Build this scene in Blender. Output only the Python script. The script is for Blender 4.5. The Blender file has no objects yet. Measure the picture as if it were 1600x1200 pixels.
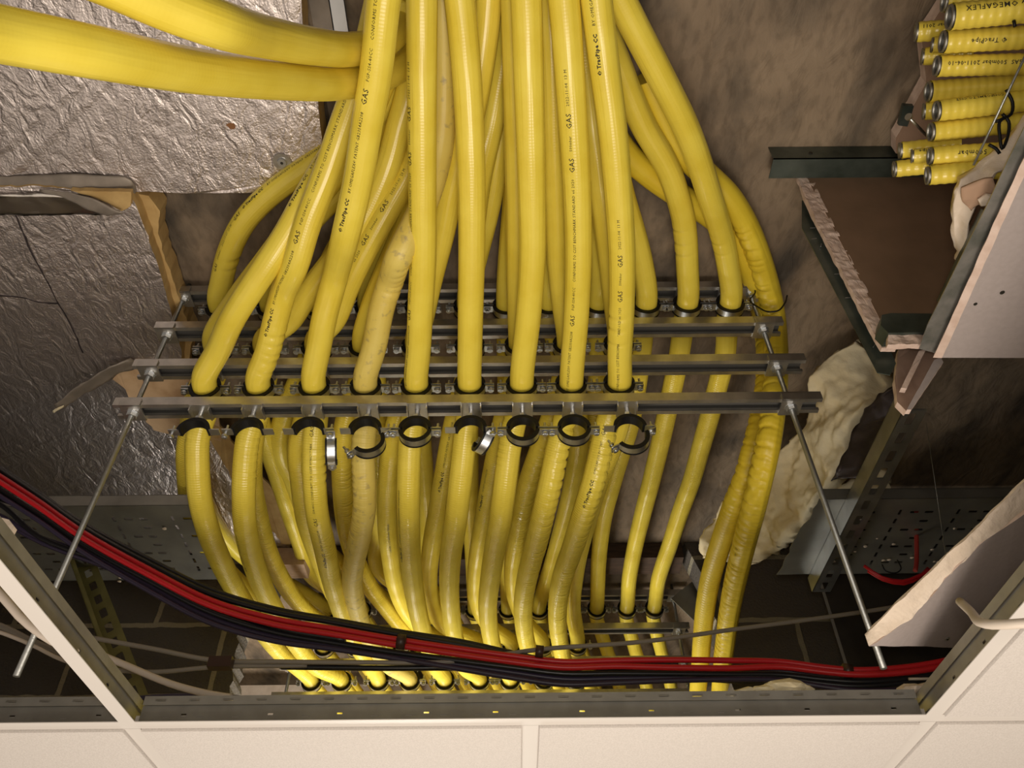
import bpy, bmesh, math, random
from mathutils import Vector, Matrix, noise
random.seed(7)
PI = math.pi
scene = bpy.context.scene
COL = scene.collection

# ------------------------------------------------------------------ camera
F = 1267.0
YC = Vector((10, -1250, -F)).normalized()          # world +Y seen in camera axes
ZC = Vector((-12, 1285, -F)); ZC = (ZC - YC * ZC.dot(YC)).normalized()
XC = YC.cross(ZC).normalized()
R3 = Matrix((XC, YC, ZC))                          # camera axes -> world
cd = bpy.data.cameras.new('camera'); cam = bpy.data.objects.new('camera', cd)
COL.objects.link(cam); scene.camera = cam
cd.sensor_width = 36.0; cd.lens = F / 1600 * 36.0; cd.clip_start = 0.02
cam.matrix_world = R3.to_4x4()

# ------------------------------------------------------------------ light
scene.view_settings.view_transform = 'Standard'
scene.view_settings.look = 'None'
scene.view_settings.gamma = 1.0
scene.view_settings.use_curve_mapping = False
scene.view_settings.exposure = 0.0
w = bpy.data.worlds.new('room_light'); scene.world = w; w.use_nodes = True
bg = w.node_tree.nodes['Background']
bg.inputs['Color'].default_value = (1.0, 0.85, 0.70, 1)
bg.inputs['Strength'].default_value = 1.0
_n = w.node_tree.nodes; _l = w.node_tree.links      # the lit room: pale floor below, dimmer walls at eye level
_tc = _n.new('ShaderNodeTexCoord'); _sp = _n.new('ShaderNodeSeparateXYZ'); _l.new(_tc.outputs['Generated'], _sp.inputs[0])
_mr = _n.new('ShaderNodeMapRange'); _mr.inputs[1].default_value = -1.0; _mr.inputs[2].default_value = -.25
_mr.inputs[3].default_value = .80; _mr.inputs[4].default_value = .24
_l.new(_sp.outputs['Z'], _mr.inputs[0]); _l.new(_mr.outputs[0], bg.inputs['Strength'])

def area(name, loc, target, size, power, col=(1, .86, .7), sy=None):
    l = bpy.data.lights.new(name, 'AREA'); l.energy = power; l.color = col
    l.shape = 'RECTANGLE'; l.size = size; l.size_y = sy or size
    o = bpy.data.objects.new(name, l); COL.objects.link(o); o.location = loc
    o.rotation_euler = (Vector(target) - Vector(loc)).to_track_quat('-Z', 'Y').to_euler()
    return o
area('bounce_fill', (0.12, 0.55, -0.95), (0.0, 0.85, 1.3), 0.6, 18, (1, .88, .74))  # added unseen lamp, stands for light bounced up from the room
area('camera_fill', (0.03, 0.0, 0.05), (0.0, 1.2, 1.25), 0.10, 3.4, (1, .93, .82))  # added lamp near the camera for the streaks on the pipes
area('far_room_light', (-0.35, 2.75, 0.1), (-0.3, 2.75, 1.3), 0.9, 25, (1, .95, .86), 0.5)

# ------------------------------------------------------------------ pixel helpers
def ray(px, py):
    return R3 @ Vector(((px - 800) / F, -(py - 600) / F, -1.0))
def pZ(px, py, Z): r = ray(px, py); return r * (Z / r.z)
def pY(px, py, Y): r = ray(px, py); return r * (Y / r.y)
def pD(px, py, D): return ray(px, py) * D
def proj(p):
    c = R3.transposed() @ Vector(p)
    return (800 + F * c.x / -c.z, 600 - F * c.y / -c.z, -c.z)
def xAt(px, Y, Z):
    X = 0.0
    for _ in range(6):
        q = proj((X, Y, Z)); X += (px - q[0]) * q[2] / F
    return X

# ------------------------------------------------------------------ materials
def mat(name, col, rough=0.5, metal=0.0, noise_amt=0.0, noise_scale=20, col2=None, bump=0.0,
        bump_scale=60, spec=0.5, stretch=None, detail=6, lo=0.35, hi=0.65, bdist=0.002):
    m = bpy.data.materials.new(name); m.use_nodes = True
    nt = m.node_tree; N = nt.nodes; L = nt.links
    b = N['Principled BSDF']
    b.inputs['Base Color'].default_value = (*col, 1)
    b.inputs['Roughness'].default_value = rough
    b.inputs['Metallic'].default_value = metal
    b.inputs['Specular IOR Level'].default_value = spec
    tc = N.new('ShaderNodeTexCoord'); src = tc.outputs['Object']
    if stretch:
        mp = N.new('ShaderNodeMapping'); mp.inputs['Scale'].default_value = stretch
        L.new(src, mp.inputs['Vector']); src = mp.outputs['Vector']
    if col2:
        n = N.new('ShaderNodeTexNoise'); n.inputs['Scale'].default_value = noise_scale
        n.inputs['Detail'].default_value = detail; L.new(src, n.inputs['Vector'])
        r = N.new('ShaderNodeValToRGB'); r.color_ramp.elements[0].position = lo; r.color_ramp.elements[1].position = hi
        r.color_ramp.elements[0].color = (*col, 1); r.color_ramp.elements[1].color = (*col2, 1)
        L.new(n.outputs['Fac'], r.inputs['Fac']); L.new(r.outputs['Color'], b.inputs['Base Color'])
    if bump:
        n2 = N.new('ShaderNodeTexNoise'); n2.inputs['Scale'].default_value = bump_scale
        n2.inputs['Detail'].default_value = 8; L.new(src, n2.inputs['Vector'])
        bp = N.new('ShaderNodeBump'); bp.inputs['Strength'].default_value = bump
        bp.inputs['Distance'].default_value = bdist
        L.new(n2.outputs['Fac'], bp.inputs['Height']); L.new(bp.outputs['Normal'], b.inputs['Normal'])
    return m

def pipe_mat(name, rib, c1=(.82, .665, .085), c2=(.76, .595, .06), pitch=0.0052, rough=.27, dirt=0.0, coat=0.0):
    m = bpy.data.materials.new(name); m.use_nodes = True
    nt = m.node_tree; N = nt.nodes; L = nt.links
    b = N['Principled BSDF']; b.inputs['Roughness'].default_value = rough
    b.inputs['Specular IOR Level'].default_value = 0.5
    uv = N.new('ShaderNodeTexCoord')
    sp = N.new('ShaderNodeSeparateXYZ'); L.new(uv.outputs['UV'], sp.inputs[0])
    mu = N.new('ShaderNodeMath'); mu.operation = 'MULTIPLY'; mu.inputs[1].default_value = 2 * PI / pitch
    L.new(sp.outputs['Y'], mu.inputs[0])
    si = N.new('ShaderNodeMath'); si.operation = 'SINE'; L.new(mu.outputs[0], si.inputs[0])
    nz = N.new('ShaderNodeTexNoise'); nz.inputs['Scale'].default_value = 7; nz.inputs['Detail'].default_value = 3
    L.new(uv.outputs['Object'], nz.inputs['Vector'])
    mk = N.new('ShaderNodeMapRange'); mk.inputs[1].default_value = .38; mk.inputs[2].default_value = .62
    mk.inputs[3].default_value = .25; mk.inputs[4].default_value = 1.0
    L.new(nz.outputs['Fac'], mk.inputs[0])
    at = N.new('ShaderNodeAttribute'); at.attribute_name = 'ribs'
    m0 = N.new('ShaderNodeMath'); m0.operation = 'MULTIPLY'; L.new(mk.outputs[0], m0.inputs[0]); L.new(at.outputs['Fac'], m0.inputs[1])
    mm = N.new('ShaderNodeMath'); mm.operation = 'MULTIPLY'; L.new(si.outputs[0], mm.inputs[0]); L.new(m0.outputs[0], mm.inputs[1])
    # long wrinkles of the sleeve, running along the pipe
    cmb = N.new('ShaderNodeMapping'); cmb.inputs['Scale'].default_value = (9, 2.2, 1)
    L.new(uv.outputs['UV'], cmb.inputs['Vector'])
    nl = N.new('ShaderNodeTexNoise'); nl.inputs['Scale'].default_value = 1.6; nl.inputs['Detail'].default_value = 2
    L.new(cmb.outputs['Vector'], nl.inputs['Vector'])
    ad = N.new('ShaderNodeMath'); ad.operation = 'MULTIPLY_ADD'; ad.inputs[1].default_value = 2.2
    L.new(nl.outputs['Fac'], ad.inputs[0]); L.new(mm.outputs[0], ad.inputs[2])
    bp = N.new('ShaderNodeBump'); bp.inputs['Strength'].default_value = rib; bp.inputs['Distance'].default_value = .0011
    L.new(ad.outputs[0], bp.inputs['Height']); L.new(bp.outputs['Normal'], b.inputs['Normal'])
    n3 = N.new('ShaderNodeTexNoise'); n3.inputs['Scale'].default_value = 14; n3.inputs['Detail'].default_value = 5
    L.new(uv.outputs['Object'], n3.inputs['Vector'])
    r = N.new('ShaderNodeValToRGB'); r.color_ramp.elements[0].position = .35; r.color_ramp.elements[1].position = .65
    r.color_ramp.elements[0].color = (*c1, 1); r.color_ramp.elements[1].color = (*c2, 1)
    L.new(n3.outputs['Fac'], r.inputs['Fac'])
    out = r.outputs['Color']
    if dirt:
        n4 = N.new('ShaderNodeTexNoise'); n4.inputs['Scale'].default_value = 55; n4.inputs['Detail'].default_value = 7
        L.new(uv.outputs['Object'], n4.inputs['Vector'])
        r4 = N.new('ShaderNodeValToRGB'); r4.color_ramp.elements[0].position = .57; r4.color_ramp.elements[1].position = .70
        r4.color_ramp.elements[0].color = (0, 0, 0, 1); r4.color_ramp.elements[1].color = (dirt, dirt, dirt, 1)
        L.new(n4.outputs['Fac'], r4.inputs['Fac'])
        mx = N.new('ShaderNodeMix'); mx.data_type = 'RGBA'; mx.inputs[7].default_value = (.30, .24, .12, 1)
        L.new(r4.outputs['Color'], mx.inputs[0]); L.new(out, mx.inputs[6]); out = mx.outputs[2]
    L.new(out, b.inputs['Base Color'])
    return m

M = {}
M['pipe'] = pipe_mat('yellow_sleeve', .7)
M['pipe_dirty'] = pipe_mat('yellow_sleeve_scuffed', .5, (.72, .58, .14), (.66, .51, .10), dirt=.7, rough=.45)
M['pipe_tape'] = pipe_mat('yellow_sleeve_wrapped', .45, (.78, .60, .045), (.70, .52, .03), pitch=.011, rough=.42)
M['ink'] = mat('black_ink', (.02, .018, .012), .6)
M['galv'] = mat('galvanised_steel', (.62, .60, .57), .30, .9, col2=(.48, .47, .45), noise_scale=35, bump=.15, bump_scale=90)
M['slotshade'] = mat('shaded_slot_zinc', (.13, .125, .115), .7, .4)  # channel insides coloured dark, standing for the shade in the slot
M['zinc'] = mat('bright_zinc', (.62, .64, .66), .36, 1.0, bump=.1, bump_scale=60)
M['rod'] = mat('threaded_steel', (.40, .41, .40), .4, .9, bump=.8, bump_scale=1, stretch=(1, 1, 700), bdist=.0008)
M['rubber'] = mat('black_rubber', (.006, .006, .007), .5, spec=.3)
M['stud'] = mat('dark_galvanised_stud', (.16, .19, .17), .42, .7, col2=(.07, .09, .075), noise_scale=12, bump=.1)
M['grid'] = mat('grid_steel', (.40, .39, .36), .45, .7, col2=(.33, .32, .29), noise_scale=25)
M['gridwhite'] = mat('grid_white_paint', (.69, .65, .61), .5)
M['tile'] = mat('tile_face', (.68, .635, .60), .85, col2=(.61, .57, .535), noise_scale=420, detail=3, lo=.4, hi=.6, bump=.35, bump_scale=300)
M['tray'] = mat('tray_steel', (.36, .36, .33), .42, .75, col2=(.25, .25, .23), noise_scale=9, bump=.1)
M['slotted'] = mat('slotted_steel', (.50, .52, .54), .3, .9, col2=(.34, .35, .36), noise_scale=15, bump=.1)
M['olive'] = mat('passivated_slotted_steel', (.36, .33, .12), .5, .5, col2=(.24, .22, .08), noise_scale=15, bump=.1)
M['foam'] = mat('yellow_foam', (.55, .38, .16), .9, col2=(.42, .27, .10), noise_scale=18, bump=.6, bump_scale=60)
M['cream'] = mat('cream_foam', (.95, .87, .64), .9, col2=(.88, .76, .50), noise_scale=10, bump=.8, bump_scale=30, bdist=.006)
M['plaster'] = mat('broken_plaster', (.82, .70, .58), .9, col2=(.70, .58, .46), noise_scale=18, bump=.9, bump_scale=45, bdist=.004)
M['paper'] = mat('grey_pink_board_paper', (.46, .40, .385), .8, col2=(.43, .37, .355), noise_scale=120, bump=.1, bump_scale=200)
M['gyps'] = mat('gypsum_edge', (.76, .60, .52), .9, col2=(.62, .46, .38), noise_scale=45, bump=.7, bump_scale=70)
M['brown'] = mat('brown_board_paper', (.25, .155, .095), .8, col2=(.21, .13, .078), noise_scale=14, bump=.08)
M['red'] = mat('red_cable_sheath', (.55, .012, .02), .38)
M['red_dark'] = mat('dull_red_cable_sheath', (.35, .03, .02), .5)
M['purple'] = mat('dark_purple_cable_sheath', (.035, .026, .055), .4)
M['black'] = mat('black_cable_sheath', (.012, .012, .014), .35)
M['white'] = mat('white_cable_sheath', (.62, .54, .46), .5)
M['greycable'] = mat('grey_cable_sheath', (.27, .24, .20), .5)
M['tape'] = mat('brown_tape', (.05, .025, .018), .4)
M['timber'] = mat('pale_timber', (.58, .42, .30), .8, col2=(.45, .31, .21), noise_scale=30, stretch=(1, 8, 1))
M['farwall'] = mat('lit_far_wall', (.72, .62, .52), .85, col2=(.62, .52, .43), noise_scale=30, bump=.3)

def foil_mat():
    m = bpy.data.materials.new('crinkled_foil'); m.use_nodes = True
    nt = m.node_tree; N = nt.nodes; L = nt.links; b = N['Principled BSDF']
    b.inputs['Metallic'].default_value = .95; b.inputs['Roughness'].default_value = .37
    tc = N.new('ShaderNodeTexCoord')
    n0 = N.new('ShaderNodeTexNoise'); n0.inputs['Scale'].default_value = 6; n0.inputs['Detail'].default_value = 4
    L.new(tc.outputs['Object'], n0.inputs['Vector'])
    r = N.new('ShaderNodeValToRGB'); r.color_ramp.elements[0].color = (.86, .79, .77, 1); r.color_ramp.elements[1].color = (.74, .67, .65, 1)
    L.new(n0.outputs['Fac'], r.inputs['Fac']); L.new(r.outputs['Color'], b.inputs['Base Color'])
    mp = N.new('ShaderNodeMapping'); mp.inputs['Scale'].default_value = (1.0, .55, 1)
    mp.inputs['Rotation'].default_value = (0, 0, .35); L.new(tc.outputs['Object'], mp.inputs['Vector'])
    a = N.new('ShaderNodeTexNoise'); a.inputs['Scale'].default_value = 26; a.inputs['Detail'].default_value = 9
    a.inputs['Distortion'].default_value = 1.6; L.new(mp.outputs['Vector'], a.inputs['Vector'])
    v = N.new('ShaderNodeTexVoronoi'); v.feature = 'DISTANCE_TO_EDGE'; v.inputs['Scale'].default_value = 4
    nd = N.new('ShaderNodeTexNoise'); nd.inputs['Scale'].default_value = 9; nd.inputs['Detail'].default_value = 6
    L.new(mp.outputs['Vector'], nd.inputs['Vector'])
    va = N.new('ShaderNodeVectorMath'); va.operation = 'MULTIPLY_ADD'; va.inputs[1].default_value = (.35, .35, .35)
    L.new(nd.outputs['Color'], va.inputs[0]); L.new(mp.outputs['Vector'], va.inputs[2]); L.new(va.outputs[0], v.inputs['Vector'])
    mr = N.new('ShaderNodeMapRange'); mr.inputs[1].default_value = 0; mr.inputs[2].default_value = .05
    mr.inputs[3].default_value = 0; mr.inputs[4].default_value = .16; L.new(v.outputs['Distance'], mr.inputs[0])
    ad = N.new('ShaderNodeMath'); ad.operation = 'ADD'; L.new(a.outputs['Fac'], ad.inputs[0]); L.new(mr.outputs[0], ad.inputs[1])
    f = N.new('ShaderNodeTexNoise'); f.inputs['Scale'].default_value = 240; f.inputs['Detail'].default_value = 4
    L.new(tc.outputs['Object'], f.inputs['Vector'])
    ad2 = N.new('ShaderNodeMath'); ad2.operation = 'MULTIPLY_ADD'; ad2.inputs[1].default_value = .22
    L.new(f.outputs['Fac'], ad2.inputs[0]); L.new(ad.outputs[0], ad2.inputs[2])
    bp = N.new('ShaderNodeBump'); bp.inputs['Strength'].default_value = .62; bp.inputs['Distance'].default_value = .009
    L.new(ad2.outputs[0], bp.inputs['Height']); L.new(bp.outputs['Normal'], b.inputs['Normal'])
    return m
M['foil'] = foil_mat()
M['foil_smooth'] = mat('smooth_foil_tape', (.75, .72, .68), .22, 1.0, bump=.5, bump_scale=14, bdist=.006)
M['foil_back'] = mat('dull_foil_facing', (.30, .26, .22), .5, .4, col2=(.22, .19, .16), noise_scale=25)
M['foil_dark'] = mat('dirty_foil_facing', (.085, .07, .075), .38, .5, col2=(.05, .042, .045), noise_scale=25, bump=.5, bump_scale=25, bdist=.005)

def concrete_mat():
    m = bpy.data.materials.new('stained_soffit'); m.use_nodes = True
    nt = m.node_tree; N = nt.nodes; L = nt.links; b = N['Principled BSDF']; b.inputs['Roughness'].default_value = .75
    tc = N.new('ShaderNodeTexCoord')
    def noi(s, d, dist=0, st=None):
        n = N.new('ShaderNodeTexNoise'); n.inputs['Scale'].default_value = s; n.inputs['Detail'].default_value = d
        n.inputs['Distortion'].default_value = dist; src = tc.outputs['Object']
        if st:
            mp = N.new('ShaderNodeMapping'); mp.inputs['Scale'].default_value = st; L.new(src, mp.inputs[0]); src = mp.outputs[0]
        L.new(src, n.inputs['Vector']); return n
    a = noi(3.2, 7); r = N.new('ShaderNodeValToRGB')
    r.color_ramp.elements[0].position = .35; r.color_ramp.elements[0].color = (.20, .145, .095, 1)
    r.color_ramp.elements[1].position = .68; r.color_ramp.elements[1].color = (.30, .225, .15, 1)
    L.new(a.outputs['Fac'], r.inputs['Fac'])
    c = noi(4.5, 9, .4, (1.6, .8, 1)); rc = N.new('ShaderNodeValToRGB')
    rc.color_ramp.elements[0].position = .47; rc.color_ramp.elements[0].color = (0, 0, 0, 1)
    rc.color_ramp.elements[1].position = .68; rc.color_ramp.elements[1].color = (1, 1, 1, 1)
    L.new(c.outputs['Fac'], rc.inputs['Fac'])
    mx = N.new('ShaderNodeMix'); mx.data_type = 'RGBA'; mx.inputs[7].default_value = (.05, .042, .033, 1)
    ml = N.new('ShaderNodeMath'); ml.operation = 'MULTIPLY'; ml.inputs[1].default_value = .9
    L.new(rc.outputs['Color'], ml.inputs[0]); L.new(ml.outputs[0], mx.inputs[0]); L.new(r.outputs['Color'], mx.inputs[6])
    sp2 = noi(38, 10, .2, (1.5, .7, 1)); rs = N.new('ShaderNodeValToRGB')
    rs.color_ramp.elements[0].position = .36; rs.color_ramp.elements[0].color = (.45, .43, .40, 1)
    rs.color_ramp.elements[1].position = .52; rs.color_ramp.elements[1].color = (1, 1, 1, 1)
    L.new(sp2.outputs['Fac'], rs.inputs['Fac'])
    m3 = N.new('ShaderNodeMix'); m3.data_type = 'RGBA'; m3.blend_type = 'MULTIPLY'; m3.inputs[0].default_value = .38
    L.new(mx.outputs[2], m3.inputs[6]); L.new(rs.outputs['Color'], m3.inputs[7]); L.new(m3.outputs[2], b.inputs['Base Color'])
    n2 = noi(13, 10, 1.2, (1.5, .8, 1)); bp = N.new('ShaderNodeBump'); bp.inputs['Strength'].default_value = .8; bp.inputs['Distance'].default_value = .008
    L.new(n2.outputs['Fac'], bp.inputs['Height']); L.new(bp.outputs['Normal'], b.inputs['Normal'])
    return m
M['slab'] = concrete_mat()

def block_mat():
    m = bpy.data.materials.new('grey_blockwork'); m.use_nodes = True
    nt = m.node_tree; N = nt.nodes; L = nt.links; b = N['Principled BSDF']; b.inputs['Roughness'].default_value = .9
    tc = N.new('ShaderNodeTexCoord'); sp = N.new('ShaderNodeSeparateXYZ'); L.new(tc.outputs['Object'], sp.inputs[0])
    cb = N.new('ShaderNodeCombineXYZ')
    ax = N.new('ShaderNodeMath'); ax.operation = 'ADD'; ax.inputs[1].default_value = 1.10 + 4.4
    az = N.new('ShaderNodeMath'); az.operation = 'ADD'; az.inputs[1].default_value = -1.018 + 2.25
    L.new(sp.outputs['X'], ax.inputs[0]); L.new(sp.outputs['Z'], az.inputs[0])
    nz = N.new('ShaderNodeTexNoise'); nz.inputs['Scale'].default_value = 14; L.new(tc.outputs['Object'], nz.inputs['Vector'])
    L.new(ax.outputs[0], cb.inputs[0]); L.new(az.outputs[0], cb.inputs[1])
    vm = N.new('ShaderNodeVectorMath'); vm.operation = 'MULTIPLY_ADD'; vm.inputs[1].default_value = (.014, .014, 0)
    L.new(nz.outputs['Color'], vm.inputs[0]); L.new(cb.outputs[0], vm.inputs[2])
    br = N.new('ShaderNodeTexBrick'); br.inputs['Scale'].default_value = 1; br.inputs['Brick Width'].default_value = .44
    br.inputs['Row Height'].default_value = .225; br.inputs['Mortar Size'].default_value = .009; br.inputs['Mortar Smooth'].default_value = .2
    br.inputs['Color1'].default_value = (.10, .09, .078, 1); br.inputs['Color2'].default_value = (.135, .115, .095, 1)
    br.inputs['Mortar'].default_value = (.36, .32, .23, 1)
    L.new(vm.outputs[0], br.inputs['Vector']); L.new(br.outputs['Color'], b.inputs['Base Color'])
    n2 = N.new('ShaderNodeTexNoise'); n2.inputs['Scale'].default_value = 120; n2.inputs['Detail'].default_value = 6
    L.new(tc.outputs['Object'], n2.inputs['Vector'])
    ad = N.new('ShaderNodeMath'); ad.operation = 'MULTIPLY_ADD'; ad.inputs[1].default_value = .8
    L.new(br.outputs['Fac'], ad.inputs[0]); L.new(n2.outputs['Fac'], ad.inputs[2])
    bp = N.new('ShaderNodeBump'); bp.inputs['Strength'].default_value = .8; bp.inputs['Distance'].default_value = .006
    L.new(ad.outputs[0], bp.inputs['Height']); L.new(bp.outputs['Normal'], b.inputs['Normal'])
    return m
M['block'] = block_mat()

# ------------------------------------------------------------------ object helpers
def link(name, me, parent=None, mats=None, smooth=False):
    o = bpy.data.objects.new(name, me); COL.objects.link(o)
    if parent: o.parent = parent
    if mats:
        for m in (mats if isinstance(mats, (list, tuple)) else [mats]): me.materials.append(m)
    if smooth:
        me.polygons.foreach_set('use_smooth', [True] * len(me.polygons))
    return o
def tag(o, label, cat, group=None, kind=None):
    o['label'] = label; o['category'] = cat
    if group: o['group'] = group
    if kind: o['kind'] = kind
    return o
def structure(o): o['kind'] = 'structure'; return o
def thing(name, label, cat, loc, group=None):
    o = bpy.data.objects.new(name, None); COL.objects.link(o); o.location = loc; o.empty_display_size = .02
    return tag(o, label, cat, group)
def setorigin(o):
    me = o.data; c = Vector((0, 0, 0))
    for v in me.vertices: c += v.co
    c /= max(1, len(me.vertices))
    off = c.copy(); me.transform(Matrix.Translation(-off)); o.location = off
    return o
def bm_obj(name, bm, mats, parent=None, smooth=False):
    bmesh.ops.recalc_face_normals(bm, faces=bm.faces)
    me = bpy.data.meshes.new(name); bm.to_mesh(me); bm.free()
    return link(name, me, parent, mats, smooth)
def add_box(bm, lo, hi, mi=0, rot=None, at=None):
    vs = []
    for z in (lo[2], hi[2]):
        for x, y in ((lo[0], lo[1]), (hi[0], lo[1]), (hi[0], hi[1]), (lo[0], hi[1])):
            p = Vector((x, y, z))
            if rot: p = rot @ p
            if at: p = p + Vector(at)
            vs.append(bm.verts.new(p))
    for f in ((0, 3, 2, 1), (4, 5, 6, 7), (0, 1, 5, 4), (1, 2, 6, 5), (2, 3, 7, 6), (3, 0, 4, 7)):
        bm.faces.new([vs[i] for i in f]).material_index = mi
def add_cyl(bm, a, b, r, n=12, r2=None, mi=0):
    a = Vector(a); b = Vector(b); d = (b - a).normalized()
    u = d.orthogonal().normalized(); v = d.cross(u); r2 = r if r2 is None else r2
    A = [bm.verts.new(a + (u * math.cos(2 * PI * i / n) + v * math.sin(2 * PI * i / n)) * r) for i in range(n)]
    B = [bm.verts.new(b + (u * math.cos(2 * PI * i / n) + v * math.sin(2 * PI * i / n)) * r2) for i in range(n)]
    for i in range(n): bm.faces.new((A[i], A[(i + 1) % n], B[(i + 1) % n], B[i])).material_index = mi
    bm.faces.new(A[::-1]).material_index = mi; bm.faces.new(B).material_index = mi
def add_prism(bm, pts, ext, mi=0, mi_side=None):
    """pts: 3D outline; ext: extrusion vector"""
    A = [bm.verts.new(p) for p in pts]; B = [bm.verts.new(Vector(p) + ext) for p in pts]; n = len(pts)
    bm.faces.new(A).material_index = mi; bm.faces.new(B[::-1]).material_index = mi
    for i in range(n):
        bm.faces.new((A[i], A[(i + 1) % n], B[(i + 1) % n], B[i])).material_index = mi if mi_side is None else mi_side
def box_obj(name, lo, hi, m, parent=None):
    bm = bmesh.new(); add_box(bm, lo, hi); return bm_obj(name, bm, m, parent)

def spline(pts, step=.008):
    P = [Vector(p) for p in pts]
    P = [P[0] * 2 - P[1]] + P + [P[-1] * 2 - P[-2]]
    out = []
    for i in range(1, len(P) - 2):
        p0, p1, p2, p3 = P[i - 1:i + 3]
        t0 = 0; t1 = t0 + max((p1 - p0).length, 1e-5) ** .5; t2 = t1 + max((p2 - p1).length, 1e-5) ** .5; t3 = t2 + max((p3 - p2).length, 1e-5) ** .5
        n = max(2, int((p2 - p1).length / step))
        for k in range(n):
            t = t1 + (t2 - t1) * k / n
            A1 = p0 * ((t1 - t) / (t1 - t0)) + p1 * ((t - t0) / (t1 - t0))
            A2 = p1 * ((t2 - t) / (t2 - t1)) + p2 * ((t - t1) / (t2 - t1))
            A3 = p2 * ((t3 - t) / (t3 - t2)) + p3 * ((t - t2) / (t3 - t2))
            B1 = A1 * ((t2 - t) / (t2 - t0)) + A2 * ((t - t0) / (t2 - t0))
            B2 = A2 * ((t3 - t) / (t3 - t1)) + A3 * ((t - t1) / (t3 - t1))
            out.append(B1 * ((t2 - t) / (t2 - t1)) + B2 * ((t - t1) / (t2 - t1)))
    out.append(P[-2]); return out
def smooth_path(c, it):
    for _ in range(it):
        c = [c[0]] + [(c[i - 1] + c[i] * 2 + c[i + 1]) / 4 for i in range(1, len(c) - 1)] + [c[-1]]
    return c
def frames(c):
    T = [(c[min(i + 1, len(c) - 1)] - c[max(i - 1, 0)]).normalized() for i in range(len(c))]
    n = T[0].cross(Vector((1, 0, 0)));
    if n.length < .1: n = T[0].cross(Vector((0, 0, 1)))
    n.normalize(); Ns = []
    for t in T:
        n = (n - t * n.dot(t)).normalized(); Ns.append(n)
    return T, Ns
def tube_mesh(name, c, r, n=28, rfun=None, caps=True):
    T, Ns = frames(c); S = [0.0]
    for i in range(1, len(c)): S.append(S[-1] + (c[i] - c[i - 1]).length)
    vs = []; fs = []
    for i, p in enumerate(c):
        b = T[i].cross(Ns[i])
        for k in range(n):
            a = 2 * PI * k / n; d = Ns[i] * math.cos(a) + b * math.sin(a)
            rr = rfun(i, S[i], d, p) if rfun else r
            vs.append(p + d * rr)
    for i in range(len(c) - 1):
        for k in range(n):
            k2 = (k + 1) % n; fs.append((i * n + k, i * n + k2, (i + 1) * n + k2, (i + 1) * n + k))
    nf = len(fs)
    if caps: fs.append(tuple(range(n))[::-1]); fs.append(tuple((len(c) - 1) * n + k for k in range(n)))
    me = bpy.data.meshes.new(name); me.from_pydata(vs, [], fs)
    uv = me.uv_layers.new(name='UVMap'); data = []
    for i in range(len(c) - 1):
        for k in range(n):
            data += [k / n, S[i], (k + 1) / n, S[i], (k + 1) / n, S[i + 1], k / n, S[i + 1]]
    if caps: data += [0.0] * (4 * n)
    uv.data.foreach_set('uv', data)
    me.polygons.foreach_set('use_smooth', [j < nf for j in range(len(me.polygons))])
    # how far the sleeve is drawn tight over the corrugations (slack and smooth before the racks)
    at = me.attributes.new('ribs', 'FLOAT', 'POINT')
    at.data.foreach_set('value', [.04 + .96 * max(0, min(1, (c[i].y - 1.22) / .25)) for i in range(len(c)) for k in range(n)])
    return me, S
def cable(name, pts, r, m, parent=None, n=10, step=.015):
    c = spline(pts, step); me, _ = tube_mesh(name, c, r, n); o = link(name, me, parent, m)
    return o

def poly_plate(name, outline, thick, mface, mside, jag=0.0, parent=None, up=Vector((0, 0, 1)), seg=.012):
    """outline: 3D points of the visible lower face; extruded by thick along up; edges roughened"""
    pts = []
    n = len(outline)
    for i in range(n):
        a = Vector(outline[i]); b = Vector(outline[(i + 1) % n]); k = max(1, int((b - a).length / seg)) if jag else 1
        for j in range(k):
            p = a.lerp(b, j / k)
            if jag and j: p = p + noise.noise_vector(p * 38) * jag + noise.noise_vector(p * 130) * jag * .4
            pts.append(p)
    bm = bmesh.new(); add_prism(bm, pts, up * thick, 0, 1)
    return bm_obj(name, bm, [mface, mside], parent)

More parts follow.
